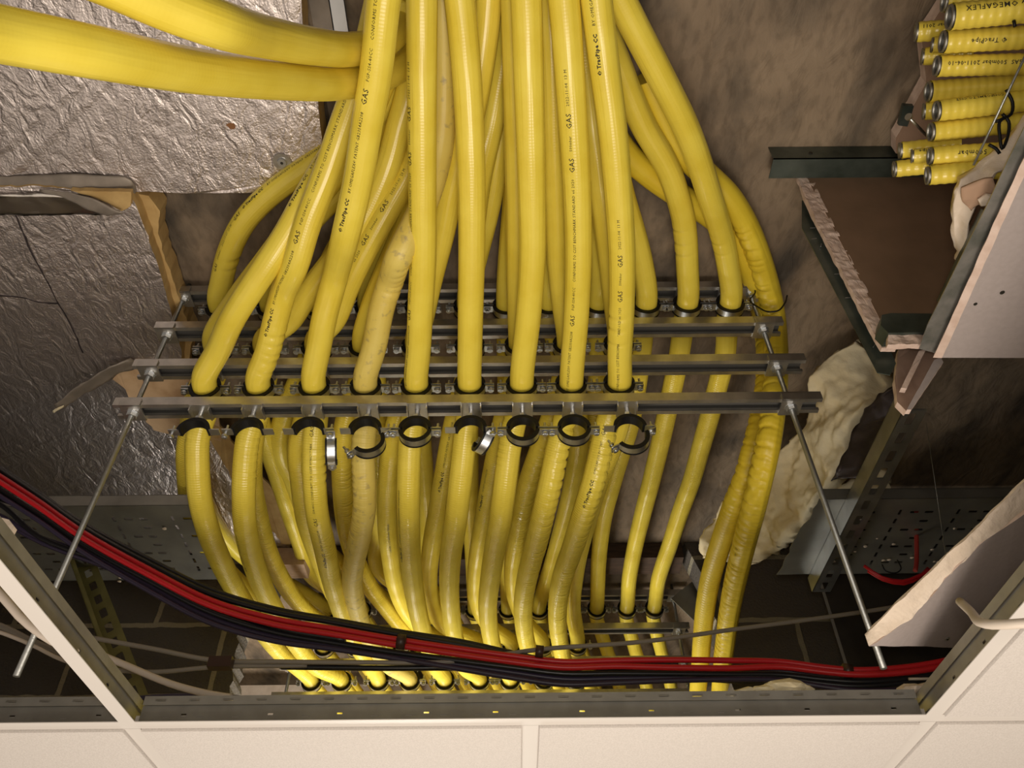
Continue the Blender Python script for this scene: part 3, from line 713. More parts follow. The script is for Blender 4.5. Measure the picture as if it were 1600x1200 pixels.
D = {
 'P1': ([(600, 60, 1.42), (575, 150, 1.39), (545, 205, 1.36), (507, 262, 1.32), (479, 310, 1.28), (452, 360, 1.25), (423, 405, 1.22), (393, 450, 1.20), (362, 500, 1.19), (340, 550)],
        [(309, 678), (308, 720), (312, 775), (324, 825), (344, 875), (370, 925), (402, 975), (438, 1020)]),
 'P2': ([(598, -20, 1.36), (580, 60, 1.35), (560, 130, 1.33), (535, 200, 1.30), (514, 262, 1.275), (480, 350, 1.235), (462, 413, 1.21), (443, 455), (429, 507), (415, 560)],
        [(389, 675), (383, 720), (381, 770), (383, 820), (392, 865), (408, 912), (430, 955), (458, 1000), (498, 1045)]),
 'P3': ([(612, -90, 1.21), (599, 0, 1.20), (588, 110, 1.19), (575, 185, 1.185), (559, 285, 1.18), (542, 360, 1.175), (523, 435), (506, 500), (497, 550)],
        [(490, 650), (490, 700), (491, 750), (495, 800), (506, 850), (517, 900), (532, 950), (553, 1000), (580, 1050)]),
 'P4': ([(690, -60, 1.42), (692, 0, 1.40), (694, 130, 1.38), (688, 230, 1.34), (668, 305, 1.28), (642, 362, 1.23), (623, 400, 1.20), (611, 437), (598, 475), (583, 550)],
        [(571, 655), (567, 700), (569, 745), (570, 790), (563, 835), (553, 880), (550, 908), (555, 940), (565, 975), (585, 1010), (610, 1042)]),
 'P5': ([(659, -60), (659, 0), (659, 150), (660, 300), (661, 400), (657, 480), (653, 560)],
        [(644, 655), (640, 700), (638, 780), (639, 840), (644, 900), (652, 950), (665, 1000), (683, 1045)]),
 'P6': ([(708, -80), (718, 0), (728, 100), (734, 200), (737, 300), (737, 400), (735, 500), (734, 560)],
        [(730, 655), (725, 700), (719, 755), (713, 810), (705, 860), (702, 905), (704, 950), (712, 1000), (728, 1045)]),
 'P7': ([(818, -80), (822, 0), (827, 150), (831, 300), (832, 400), (825, 500), (818, 560)],
        [(805, 655), (796, 700), (790, 750), (782, 810), (773, 860), (766, 905), (762, 950), (768, 1000), (781, 1040)]),
 'P8': ([(872, -80), (881, 0), (889, 100), (896, 200), (902, 300), (904, 400), (900, 500), (895, 560)],
        [(881, 650), (871, 700), (861, 750), (848, 805), (836, 855), (824, 900), (817, 950), (822, 1000), (835, 1040)]),
 'P9': ([(922, -80), (932, 0), (944, 100), (957, 200), (966, 300), (972, 400), (971, 500), (968, 560)],
        [(951, 650), (940, 700), (928, 750), (912, 800), (895, 855), (879, 900), (871, 950), (874, 1000), (885, 1040)]),
 'S1': ([(640, 0, 1.47), (600, 120, 1.45), (560, 215, 1.42), (510, 290, 1.40), (460, 350, 1.37), (415, 410, 1.34), (370, 470, 1.31)],
        [(296, 680, 1.20), (294, 750), (302, 805), (325, 855), (362, 900), (415, 945), (465, 983)]),
 'S2': ([(650, 60, 1.46), (642, 130, 1.45), (624, 195, 1.43), (605, 262, 1.40), (572, 335, 1.37), (533, 392, 1.34), (503, 430, 1.32), (476, 465, 1.305), (450, 505)],
        [(396, 680, 1.20), (393, 750), (402, 803), (416, 855), (437, 900), (462, 937), (497, 970)]),
 'S3': ([(668, 120, 1.46), (662, 200, 1.45), (638, 270, 1.41), (607, 325, 1.37), (572, 388, 1.34), (543, 448, 1.315), (520, 505)],
        [(466, 700), (470, 750), (477, 806), (490, 850), (506, 890), (522, 930), (552, 970)]),
 'S4': ([(700, 60, 1.47), (690, 180, 1.46), (668, 270, 1.44), (640, 340, 1.40), (610, 410, 1.35), (585, 470, 1.31), (572, 510)],
        [(540, 660), (535, 710), (536, 770), (543, 830), (558, 880), (580, 920), (602, 948), (624, 975)]),
 'S5': ([(764, -60), (762, 0), (751, 100), (732, 200), (708, 280), (692, 360), (672, 440), (658, 505)],
        [(620, 660), (612, 700), (606, 760), (605, 820), (610, 870), (618, 915), (635, 955), (665, 987)]),
 'S6': ([(800, -20, 1.46), (792, 60, 1.46), (779, 130, 1.45), (766, 200, 1.43), (750, 270, 1.39), (740, 340), (735, 420), (734, 500)],
        [(714, 645), (704, 690), (694, 745), (684, 800), (674, 855), (670, 905), (675, 945), (697, 980)]),
 'S7': ([(803, -80), (806, 0), (808, 150), (810, 300), (810, 400), (811, 490)],
        [(791, 640), (778, 700), (768, 750), (757, 810), (748, 860), (743, 905), (746, 945), (767, 980)]),
 'S8': ([(858, -80), (860, 0), (863, 100), (866, 200), (869, 300), (873, 400), (881, 480)],
        [(866, 640), (845, 700), (827, 750), (815, 800), (806, 850), (801, 890), (804, 930), (821, 972)]),
 'S9': ([(898, -60, 1.43), (905, 0, 1.43), (915, 100, 1.42), (927, 200, 1.40), (940, 300), (953, 400), (962, 480)],
        [(972, 630, 1.22), (955, 700), (935, 750), (918, 810), (905, 860), (897, 910), (895, 950)]),
 'T1': ([(640, 130, 1.47), (590, 180, 1.475), (545, 218, 1.46), (515, 238, 1.45), (480, 262, 1.44), (443, 287, 1.435), (408, 316, 1.43), (380, 348, 1.425), (362, 383, 1.425), (352, 412, 1.425), (346, 442, 1.425)],
        [(300, 640, 1.36), (305, 740, 1.38), (370, 860, 1.42), (450, 920, 1.42)]),
 'T2': ([(640, 170, 1.475), (560, 270, 1.46), (490, 340, 1.44), (445, 400, 1.43)],
        [(404, 640, 1.34), (420, 700, 1.34), (436, 750), (452, 800), (469, 850), (487, 900)]),
 'T3': ([(660, 180, 1.47), (600, 290, 1.455), (545, 360, 1.44), (512, 420, 1.43)],
        [(436, 680, 1.34), (458, 750, 1.36), (480, 810), (510, 860), (540, 915)]),
 'T4': ([(690, 200, 1.475), (655, 260, 1.465), (630, 310, 1.45), (603, 370, 1.435), (584, 420, 1.43)],
        [(590, 640, 1.34), (592, 700, 1.34), (591, 780, 1.35), (589, 840), (592, 890), (603, 928)]),
 'T5': ([(715, 60, 1.475), (706, 200, 1.47), (694, 300, 1.45), (675, 380, 1.435), (660, 430, 1.43)],
        [(652, 600), (660, 700), (667, 780), (668, 850), (664, 910)]),
 'T6': ([(800, 120, 1.475), (786, 190, 1.47), (775, 262, 1.455), (762, 330, 1.44), (745, 400, 1.43)],
        [(732, 600), (733, 700), (735, 800), (739, 880)]),
 'T7': ([(818, 0, 1.475), (812, 200, 1.47), (803, 320, 1.45), (796, 400, 1.43)],
        [(793, 600), (798, 700), (796, 800), (791, 870), (790, 920)]),
 'T8': ([(848, 0, 1.475), (850, 200, 1.47), (852, 320, 1.45), (856, 400, 1.43)],
        [(893, 600, 1.36), (905, 680, 1.34), (897, 740, 1.36), (884, 800), (868, 860), (853, 910)]),
 'T9': ([(890, 60, 1.475), (902, 180, 1.47), (917, 262, 1.455), (929, 311, 1.44), (937, 375, 1.43), (939, 420, 1.425)],
        [(936, 560), (930, 650), (918, 740), (908, 800), (901, 860), (897, 910)]),
 'T10': ([(935, 120, 1.475), (955, 220, 1.47), (972, 300, 1.45), (990, 360, 1.435), (1003, 410, 1.428)],
        [(1003, 540), (995, 600), (985, 660), (970, 710), (957, 755), (944, 805), (936, 870), (933, 920)]),
 'T11': ([(885, -90, 1.44), (925, 0, 1.44), (945, 50, 1.44), (965, 98, 1.44), (985, 150, 1.44), (1007, 200, 1.435), (1040, 255, 1.43), (1057, 300, 1.425), (1067, 337, 1.425), (1072, 375, 1.425), (1074, 420, 1.425)],
        [(1067, 500), (1062, 550), (1052, 600), (1041, 650), (1030, 700), (1018, 750), (1005, 800), (993, 850), (983, 905)]),
 'T12': ([(930, -80, 1.36), (965, -10, 1.36), (993, 45, 1.36), (1036, 127, 1.36), (1070, 195, 1.365), (1093, 255, 1.375), (1107, 300, 1.385), (1119, 337, 1.40), (1131, 378, 1.415), (1139, 425, 1.425)],
        [(1138, 500), (1134, 550), (1122, 600), (1109, 650), (1095, 700), (1081, 750), (1063, 800), (1047, 850), (1029, 905)]),
}
ZTOP = {'P5': 1.30, 'P6': 1.33, 'P7': 1.30, 'P8': 1.30, 'P9': 1.30, 'S5': 1.40, 'S6': 1.45, 'S7': 1.375, 'S8': 1.385, 'S9': 1.42}
MATS = {'P4': 'pipe_dirty'}
CR = {'P1': [(640, 700, .0006, .02, -1), (880, 1060, .0012, .011, 1)],
      'P2': [(500, 590, .0016, .022, 1), (640, 760, .0010, .018, 1), (1000, 1070, .002, .02, 1)],
      'P3': [(690, 760, .0022, .02, 1), (820, 1000, .0008, .011, 1)],
      'P4': [(380, 470, .0016, .023, 1), (650, 850, .0014, .016, -1), (850, 1000, .001, .013, 1)],
      'P7': [(640, 740, .0010, .015, -1)], 'P8': [(640, 870, .0026, .022, 1), (870, 1060, .0016, .017, 1)],
      'P9': [(470, 540, .0016, .03, -1), (640, 860, .0024, .020, 1), (860, 1060, .0022, .013, 1)],
      'S2': [(780, 1000, .0012, .013, 1)], 'S4': [(700, 1000, .0012, .013, 1)], 'S8': [(640, 860, .0028, .026, 1)],
      'T4': [(600, 800, .0022, .017, 1)], 'T1': [(380, 420, .0022, .035, 1)], 'T11': [(340, 400, .0018, .032, -1)],
      'T12': [(355, 395, .0010, .03, -1)]}
LBL = {'P': 'yellow gas pipe in the %s clamp of the lowest filled row', 'S': 'yellow gas pipe in the %s clamp of the middle row',
       'T': 'yellow gas pipe in the %s clamp of the top row'}
for key, (fr, re_) in D.items():
    row = key[0]; i = int(key[1:]) - 1; n = len(RX[row])
    lab = LBL[row] % ordn(i, n)
    if key == 'P4': lab = 'scuffed grey-stained yellow gas pipe through the fourth clamp of the lowest filled row'
    build_pipe(key, row, i, fr, re_, lab, ZTOP.get(key, 1.40), MATS.get(key, 'pipe'), r=.0247 if row != 'T' else .0245, crease=CR.get(key))

# two wrapped pipes passing the right-hand end of the racks
def free_pipe(key, pts, r, m, label, crease=None, group='yellow gas pipes through the racks'):
    c = smooth_path(spline(pts, .006), 4); rf = None
    if crease: c = smooth_path(spline(c, .0028), 2)
    if crease:
        pj = [proj(p)[1] for p in c]
        def rf(k, s, d, p):
            rr = r
            for (ya, yb, amp, pit, side) in crease:
                if ya <= pj[k] <= yb:
                    e = max(0, min(1, (pj[k] - ya) / 15, (yb - pj[k]) / 15))
                    ph = s / pit + .9 * noise.noise(Vector((s * 22, 3, side * 5))) + .2 * noise.noise(d * 2 + Vector((0, 0, s * 9)))
                    g = (.5 + .5 * math.cos(2 * PI * ph)) ** 4
                    msk = max(0, min(1, .35 + .95 * (d.x * side) + .6 * noise.noise(p * 20)))
                    rr -= 1.35 * amp * g * e * msk; rr += amp * .35 * e * msk
                    dx = (d.x * side + .25)
                    rr += .002 * math.exp(-(dx * 8) ** 2) * e
            return rr
    me, S = tube_mesh('gas_pipe', c, r, 40, rf); o = link('gas_pipe', me, None, M[m])
    cen = c[len(c) // 2].copy(); me.transform(Matrix.Translation(-cen)); o.location = cen
    tag(o, label, 'gas pipe', group); PIPES[key] = (o, c, S, r, cen); return o
V1 = [(1010, 120, 1.475), (1056, 225, 1.465), (1100, 270, 1.46), (1136, 305, 1.45), (1162, 345, 1.45), (1180, 385, 1.45), (1192, 420, 1.455), (1203, 460, 1.46)]
V1p = [pZ(*q) for q in V1] + [pY(1210, 500, 1.245), pY(1213, 550, 1.262), pY(1212, 600, 1.275), pY(1207, 650, 1.29), pY(1199, 700, 1.32), pY(1189, 745, 1.38), pY(1176, 800, 1.47),
      pY(1163, 850, 1.60), pY(1151, 900, 1.74), pY(1141, 950, 1.90), pY(1134, 1000, 2.08), pY(1129, 1040, 2.22), pY(1125, 1085, 2.45), pY(1124, 1130, 2.8)]
free_pipe('V1', V1p, .0262, 'pipe_tape', 'crinkled wrapped yellow gas pipe bending round the right end of the racks', [(340, 1040, .0034, .027, -1)])
V2 = [(930, 160, 1.475), (975, 235, 1.47), (1011, 270, 1.47), (1050, 298, 1.47), (1088, 322, 1.475), (1125, 350, 1.475), (1155, 390, 1.478), (1178, 440, 1.485)]
V2p = [pZ(*q) for q in V2] + [pY(1193, 500, 1.305), pY(1199, 550, 1.325), pY(1198, 600, 1.34), pY(1190, 650, 1.36), pY(1178, 700, 1.39), pY(1165, 745, 1.44), pY(1147, 790, 1.52),
      pY(1126, 850, 1.68), pY(1111, 900, 1.82), pY(1102, 950, 1.97), pY(1097, 1000, 2.14), pY(1094, 1040, 2.28), pY(1090, 1085, 2.5), pY(1089, 1130, 2.85)]
free_pipe('V2', V2p, .0258, 'pipe_tape', 'yellow gas pipe running just behind the crinkled one at the right end of the racks', [(480, 800, .002, .028, -1)])
# two pipes leaving to the upper left
W1 = [pD(-150, 20, .62), pD(0, 53, .705), pD(150, 82, .78), pD(300, 110, .905), pD(450, 127, 1.10), pD(530, 130, 1.25), pD(600, 118, 1.38), pD(650, 80, 1.46), pD(668, 10, 1.40), pD(672, -60, 1.34)]
free_pipe('W1', W1, .0250, 'pipe', 'lower of the two yellow gas pipes sweeping off to the upper left')
W2 = [pD(0, -95, .70), pD(150, -40, .76), pD(260, 8, .81), pD(337, 36, .85), pD(412, 57, .98), pD(487, 72, 1.11), pD(550, 77, 1.24), pD(605, 62, 1.36), pD(635, 20, 1.44), pD(645, -60, 1.42)]
free_pipe('W2', W2, .0250, 'pipe', 'upper of the two yellow gas pipes sweeping off to the upper left')

# printed writing on the sleeves ------------------------------------------------
def text_mesh(body, size, bold=0.0, shear=0.0):
    cu = bpy.data.curves.new('writing', 'FONT'); cu.body = body; cu.size = size; cu.resolution_u = 1
    cu.offset = bold; cu.shear = shear; cu.space_character = 1.12
    o = bpy.data.objects.new('writing_source', cu); COL.objects.link(o)
    dg = bpy.context.evaluated_depsgraph_get(); me = bpy.data.meshes.new_from_object(o.evaluated_get(dg))
    bpy.data.objects.remove(o); bpy.data.curves.remove(cu)
    return me
def write_on(key, parts, py0, off, up=True, flip=False):
    """parts: (text, size, bold, gap after); writing starts at image height py0 and runs up the picture"""
    o, c, S, r, cen = PIPES[key]
    T, _ = frames(c)
    cand = [k for k in range(len(c)) if c[k].y < 2.5 and c[k].y > -.2]
    k0 = min(cand, key=lambda k: abs(proj(c[k])[1] - py0))
    s0 = S[k0]; verts = []; faces = []
    import bisect
    for (body, size, bold, gap) in parts:
        me = text_mesh(body, size, bold); base = len(verts)
        wmax = max((v.co.x for v in me.vertices), default=0)
        for v in me.vertices:
            s = s0 + (-v.co.x if up else v.co.x)
            s = max(S[1], min(S[-2], s)); j = min(len(c) - 2, max(0, bisect.bisect(S, s) - 1))
            t = (s - S[j]) / max(1e-6, S[j + 1] - S[j]); p = c[j].lerp(c[j + 1], t); tg = T[j].lerp(T[j + 1], t).normalized()
            vw = -p; vw = (vw - tg * vw.dot(tg)).normalized(); side = tg.cross(vw).normalized()
            rt = R3 @ Vector((1, 0, 0))
            if side.dot(rt) < 0: side = -side
            # ink stays on one line of the sleeve: angle measured from a fixed direction
            a = math.asin(max(-1, min(1, off))) + (-(v.co.y - size * .35) if up else (v.co.y - size * .35)) / r
            d = vw * math.cos(a) + side * math.sin(a)
            verts.append(p + d * (r + .0004) - cen)
        for f in me.polygons: faces.append([base + q for q in f.vertices])
        s0 += (-(wmax + gap) if up else (wmax + gap)); bpy.data.meshes.remove(me)
    me = bpy.data.meshes.new('printed_writing'); me.from_pydata(verts, [], faces)
    t = link('printed_writing', me, o, M['ink']); return t
g = .012
LONG = [('\u00ae TracPipe CC', .0088, .00035, g), ('BY OMEGAFLEX\u00ae PATENT GB2354A2208', .0072, 0, g), ('GAS', .0125, .0001, g), ('FGP-SS4-40CC', .0072, 0, g), ('CONFORMS TO CSST BENCHMARK STANDARD v6 2020', .0072, 0, g), ('GAS', .0125, .0001, g), ('500mbar', .0065, 0, g), ('GAS', .0125, .0001, g), ('2022-11-04  13 M', .0070, 0, g)]
write_on('P3', LONG[:5], 352, -.42)
write_on('P2', LONG, 520, -.45)
write_on('P1', LONG[:5], 330, -.8)
write_on('T1', [('GAS', .011, .0001, g), ('500mbar', .0065, 0, g), ('2022-11-01  23 M', .007, 0, g), ('GAS', .011, .0001, g)] + LONG[:3], 420, -.72)
write_on('S3', [('v6 2020', .0072, 0, g), ('GAS', .0125, .0001, g), ('500mbar', .0065, 0, g), ('GAS', .0125, .0001, g), ('2022-11-01  23 M', .0070, 0, g)], 405, -.38)
write_on('P5', LONG[1:] , 596, -.84)
write_on('P8', LONG[1:] , 600, -.28)
write_on('P9', LONG[4:], 600, -.15)
write_on('P9', [LONG[0], LONG[1]], 112, -.35)
write_on('P2', [('GAS', .0115, 0, g), ('FGP-SS4-40CC CONFORMS TO CSST', .0065, 0, g)], 880, -.85)
write_on('P3', [LONG[0], ('PATENT GB2354A2208', .0065, 0, g), ('GAS', .0115, 0, g), ('SS4-40CC CONFORMS TO CSST BENCHMARK', .0065, 0, g), ('GAS', .0115, 0, g)], 872, -.25)
write_on('P5', [LONG[0], ('CONFORMS TO CSST BENCHMARK STANDARD', .0065, 0, g)], 868, -.8)
write_on('S6', [LONG[0], ('OMEGAFLEX PATENT GB2354A2208', .0065, 0, g)], 758, -.2)
write_on('P9', [LONG[0], ('OMEGAFLEX PATENT', .0065, 0, g), ('GAS', .0115, 0, g)], 784, -.1)
write_on('S5', [('CONFORMS TO CSST BENCHMARK STANDARD', .0065, 0, g)], 850, .1)
write_on('S7', [LONG[0], ('PATENT GB2354A2208', .0065, 0, g)], 790, -.6)
write_on('V1', [('GAS  500mbar  2022', .010, 0, g)], 880, -.55)

# ------------------------------------------------------------------ foil-faced insulation boards
Zb1, Zb2 = 1.445, 1.425
def setlab(o, *a): setorigin(o); return tag(o, *a)
out = [pZ(x, y, Zb1) for x, y in [(-260, -330), (455, -330), (470, -60), (474, 60), (492, 130), (499, 180), (503, 225), (488, 250), (462, 268), (432, 285), (418, 297), (395, 301), (300, 302), (200, 299), (60, 284), (-260, 284)]]
o = poly_plate('insulation_board', out, .055, M['foil'], M['foam'], .0028)
setlab(o, 'near foil-faced insulation board at the upper left with a screw and washer near its corner', 'insulation board', 'foil-faced insulation boards')
out = [pZ(x, y, Zb2) for x, y in [(-420, 292), (80, 292), (205, 308), (222, 345), (236, 385), (250, 425), (262, 470), (272, 510), (283, 545), (284, 580), (300, 640), (330, 690), (375, 760), (430, 830), (452, 860), (200, 868), (-300, 868)]]
o = poly_plate('insulation_board', out, .075, M['foil'], M['foam'], .004)
setlab(o, 'large foil-faced insulation board on the left, left of the strut channels, long crack across it', 'insulation board', 'foil-faced insulation boards')
# foam left standing along the cut edge
out = [pZ(x, y, 1.455) for x, y in [(205, 300), (232, 306), (250, 330), (247, 365), (257, 400), (268, 430), (280, 465), (300, 520), (296, 560), (284, 560), (272, 505), (258, 455), (240, 395), (222, 340)]]
o = poly_plate('foam_strip', out, .05, M['foam'], M['foam'], .005)
setlab(o, 'ragged strip of brown foam along the cut edge of the left foil board', 'foam strip')
# bare foam patch behind the left ends of the channels
out = [pZ(x, y, Zb2 - .004) for x, y in [(172, 590), (186, 572), (212, 565), (240, 570), (282, 572), (340, 600), (345, 690), (300, 672), (262, 678), (240, 672), (222, 650), (205, 632), (196, 608)]]
o = poly_plate('bare_foam_patch', out, .006, mat('bare_foam', (.60, .42, .25), .9, col2=(.48, .31, .17), noise_scale=16, bump=.5, bump_scale=40, lo=.45), M['foam'], .004)
setlab(o, 'bare brown foam patch where foil is torn off, behind the left channel ends', 'foam patch')
out = [pZ(x, y, Zb2 - .004) for x, y in [(318, 660), (345, 668), (372, 700), (405, 740), (455, 800), (470, 850), (440, 850), (415, 815), (385, 800), (360, 745), (335, 700)]]
o = poly_plate('torn_foam_patch', out, .006, M['foam'], M['foam'], .006)
setlab(o, 'torn brown foam edge showing between the lower left gas pipes', 'foam patch')
# torn flap of foil curling down
L_ = [pZ(86, 634, 1.33), pZ(110, 612, 1.35), pZ(140, 592, 1.37), pZ(172, 572, 1.39), pZ(205, 561, 1.415)]
R_ = [pZ(90, 644, 1.325), pZ(124, 622, 1.36), pZ(152, 604, 1.38), pZ(186, 585, 1.40), pZ(222, 573, 1.42)]
o = ribbon('foil_flap', L_, R_, M['foil_back'], .0012, 6, 26, .004, 14)
setlab(o, 'torn flap of foil facing curling down beside the left channel ends', 'foil flap')
o = ribbon('foil_sliver', [pZ(82, 643, 1.325), pZ(91, 637, 1.325), pZ(99, 634, 1.328)], [pZ(84, 646, 1.325), pZ(92, 641, 1.325), pZ(99, 636, 1.328)], M['cream'], .002, 4, 8, .001, 20)
setlab(o, 'tiny pale sliver of foam at the tip of the torn foil flap', 'foam sliver')
# smooth foil tape and a lifted corner at the joint of the boards
L_ = [pZ(-120, 304, Zb2 - .006), pZ(40, 303, Zb2 - .008), pZ(110, 306, Zb2 - .010), pZ(160, 322, Zb2 - .012)]
R_ = [pZ(-120, 337, Zb2 - .006), pZ(40, 337, Zb2 - .006), pZ(120, 336, Zb2 - .006), pZ(178, 336, Zb2 - .006)]
o = ribbon('foil_tape', L_, R_, M['foil_smooth'], .0012, 8, 30, .003, 9)
setlab(o, 'bright smooth foil tape along the joint of the two left boards', 'foil tape')
L_ = [pZ(-120, 279, Zb1 - .003), pZ(40, 274, Zb1 - .004), pZ(110, 271, Zb1 - .006), pZ(200, 276, Zb1 - .004), pZ(212, 290, Zb1 - .002)]
R_ = [pZ(-120, 290, Zb1 - .014), pZ(40, 292, Zb1 - .016), pZ(110, 297, Zb1 - .018), pZ(190, 304, Zb1 - .012), pZ(212, 302, Zb1 - .004)]
o = ribbon('folded_foil_edge', L_, R_, M['foil_back'], .002, 8, 30, .002, 9)
setlab(o, 'dull grey folded foil edge of the near board above the bright foil tape', 'foil edge')
L_ = [pZ(62, 296, Zb2 - .012), pZ(105, 300, Zb2 - .016), pZ(150, 312, Zb2 - .022), pZ(192, 334, Zb2 - .03)]
R_ = [pZ(62, 300, Zb2 - .012), pZ(98, 308, Zb2 - .016), pZ(138, 328, Zb2 - .022), pZ(168, 337, Zb2 - .022)]
o = ribbon('lifted_foil_corner', L_, R_, M['foil_back'], .0012, 8, 20, .002, 9)
setlab(o, 'lifted triangular corner of foil hanging at the joint of the two boards', 'foil corner')
o = poly_plate('foam_chip', [pZ(x, y, Zb2 - .01) for x, y in [(110, 297), (205, 300), (204, 322), (190, 330), (170, 318), (140, 306)]], .012, M['foam'], M['foam'], .003)
setlab(o, 'brown foam exposed beside the lifted corner of foil', 'foam chip')
# crack lines cut in the board
def crack(pts, label, wd=.0016):
    c = [pZ(x, y, Zb2 - .0004) for x, y in pts]; cc = spline(c, .01); bm = bmesh.new(); rows = []
    for i, p in enumerate(cc):
        t = (cc[min(i + 1, len(cc) - 1)] - cc[max(i - 1, 0)]).normalized(); sd = t.cross(Vector((0, 0, 1)))
        p = p + noise.noise_vector(p * 30) * .003; p.z = Zb2 - .0006
        ww = wd * (.6 + abs(noise.noise(p * 60)) * 1.5)
        rows.append([bm.verts.new(q) for q in (p - sd * ww, p + sd * ww, p + sd * ww + Vector((0, 0, .004)), p - sd * ww + Vector((0, 0, .004)))])
    for i in range(len(rows) - 1):
        for k in range(4): bm.faces.new((rows[i][k], rows[i][(k + 1) % 4], rows[i + 1][(k + 1) % 4], rows[i + 1][k]))
    bm.faces.new(rows[0]); bm.faces.new(rows[-1][::-1])
    o = bm_obj('board_crack', bm, M['foil_dark']); setlab(o, label, 'crack', 'cracks in the left board')
crack([(22, 335), (45, 385), (70, 435), (88, 468), (105, 495), (118, 525), (130, 552)], 'long dark crack running down the left foil board')
crack([(-20, 462), (30, 464), (60, 472), (92, 474)], 'short dark crack from the left edge meeting the long crack')
# fixing screw
t = thing('board_screw', 'galvanised screw and round washer in the near foil board', 'screw', pZ(441, 253, Zb1 - .002))
bm = bmesh.new(); add_cyl(bm, (0, 0, -.001), (0, 0, .002), .0185, 28, r2=.017); bm_obj('washer', bm, M['galv'], t, False)
bm = bmesh.new(); add_cyl(bm, (0, 0, -.005), (0, 0, .0), .0085, 20, r2=.010); bm_obj('screw_head', bm, M['zinc'], t)
bm = bmesh.new(); add_cyl(bm, (0, 0, -.0056), (0, 0, -.0048), .0032, 6); bm_obj('screw_recess', bm, M['ink'], t)
for k, (x, y, s) in enumerate([(362, 197, .010), (338, 236, .0045)]):
    pts = [pZ(x, y, Zb1 - .0008) + Vector((math.cos(a) * s * (.7 + .5 * random.random()), math.sin(a) * s * .7, 0)) for a in [2 * PI * q / 9 for q in range(9)]]
    bm = bmesh.new(); add_prism(bm, pts, Vector((0, 0, .003))); o = bm_obj('foam_hole', bm, mat('hole_foam', (.22, .10, .04), .9))
    setlab(o, ['larger brown hole punched through the near foil board', 'smaller brown nick below the hole in the near foil board'][k], 'hole', 'nicks in the near board')

# perforated strip on the soffit, far upper left of the pipes
t = thing('soffit_strip', 'bright steel strip with a slot, fixed to the soffit beside the upper left pipes', 'steel strip', pZ(535, 60, ZSLAB - .012))
a = pZ(528, -60, ZSLAB - .014); b = pZ(545, 235, ZSLAB - .014)
bm = bmesh.new(); x = a.x
perforated(bm, (-.014, -.25, 0), (.028, 0, 0), (0, .42, 0), 1, 9, lambda i, j: (.5, .5, .22, .24) if j in (1, 3, 5, 7) else None, (0, 0, 1), .002)
add_box(bm, (.0125, -.25, .0), (.014, .17, .014)); add_box(bm, (-.014, -.25, .0), (-.0125, .17, .014))
bm_obj('strip', bm, M['zinc'], t)
o = box_obj('soffit_batten', (0, 0, 0), (.035, .5, .012), M['foil_back']); o.location = (pZ(493, 60, ZSLAB - .012).x, .42, ZSLAB - .0125)
tag(o, 'dark batten on the soffit between the foil board and the bright strip', 'batten')

# ------------------------------------------------------------------ perforated cable tray, cut where the pipes pass
ZT0 = 1.085; TY0, TY1 = 1.475, 1.79
def tray(x0, x1, cut_right, label):
    t = thing('cable_tray', label, 'cable tray', ((x0 + x1) / 2, TY0, ZT0), 'perforated cable trays')
    cx = (x0 + x1) / 2; nx = int((x1 - x0) / .033); ny = 9
    bm = bmesh.new()
    def hole(i, j):
        if j in (0, 8): return None
        if i % 4 == 1: return (.5, .5, .10, .28)
        if i % 4 == 3: return (.5, .5, .30, .12)
        return (.5, .5, .30, .12) if i % 4 == 2 and j % 2 else None
    perforated(bm, (x0 - cx, 0, 0), (x1 - x0, 0, 0), (0, TY1 - TY0, 0), nx, ny, hole, (0, 0, 1), .0015)
    # ragged cut end
    e = (x1 if cut_right else x0) - cx; s = 1 if cut_right else -1
    pts = [Vector((e, 0, 0))]
    for k in range(17): pts.append(Vector((e + s * (.012 + .03 * k / 16 + (random.random() - .5) * .012), (TY1 - TY0) * k / 16, 0)))
    pts.append(Vector((e, TY1 - TY0, 0))); add_prism(bm, pts, Vector((0, 0, .0015)))
    bm_obj('tray_base', bm, M['tray'], t)
    for y in (0, TY1 - TY0 - .0015):
        bm = bmesh.new(); add_box(bm, (x0 - cx, y, 0), (x1 - cx, y + .0015, .028)); add_box(bm, (x0 - cx, y if y == 0 else y - .006, .027), (x1 - cx, (y if y == 0 else y - .006) + .0075, .0285))
        bm_obj('tray_flange', bm, M['tray'], t)
    return t
tray(-2.3, xAt(302, TY0, ZT0) - .012, True, 'perforated steel cable tray on the left, its cut end beside the outermost pipe')
tray(xAt(1268, 1.6, ZT0), 2.3, False, 'perforated steel cable tray on the right, behind the slotted support and red cable')
# bits of plaster and foam lying on / stuck under the trays
def crumb(p, s, m, label, grp):
    bm = bmesh.new(); bmesh.ops.create_icosphere(bm, subdivisions=2, radius=s)
    off = Vector(p) * 50
    for v in bm.verts:
        v.co = v.co * (1 + .5 * noise.noise(v.co / s * .9 + off)); v.co.z *= .5; v.co.x *= 1.3
    o = bm_obj('crumb', bm, m, None, False); o.location = p
    return tag(o, label, 'crumb', grp)
crumbs = [(180, 848), (186, 850), (188, 902), (187, 908), (257, 826), (196, 863)]
for k, (x, y) in enumerate(crumbs): crumb(pZ(x, y, ZT0 - .003), .004, M['plaster'], 'pale crumb stuck to the underside of the left cable tray', 'crumbs under the left tray')
for k in range(16):
    x = random.uniform(1300, 1500); y = random.uniform(795, 880)
    crumb(pZ(x, y, ZT0 - .003), random.uniform(.002, .004), M['plaster'], 'pale crumb stuck to the underside of the right cable tray', 'crumbs under the right tray')

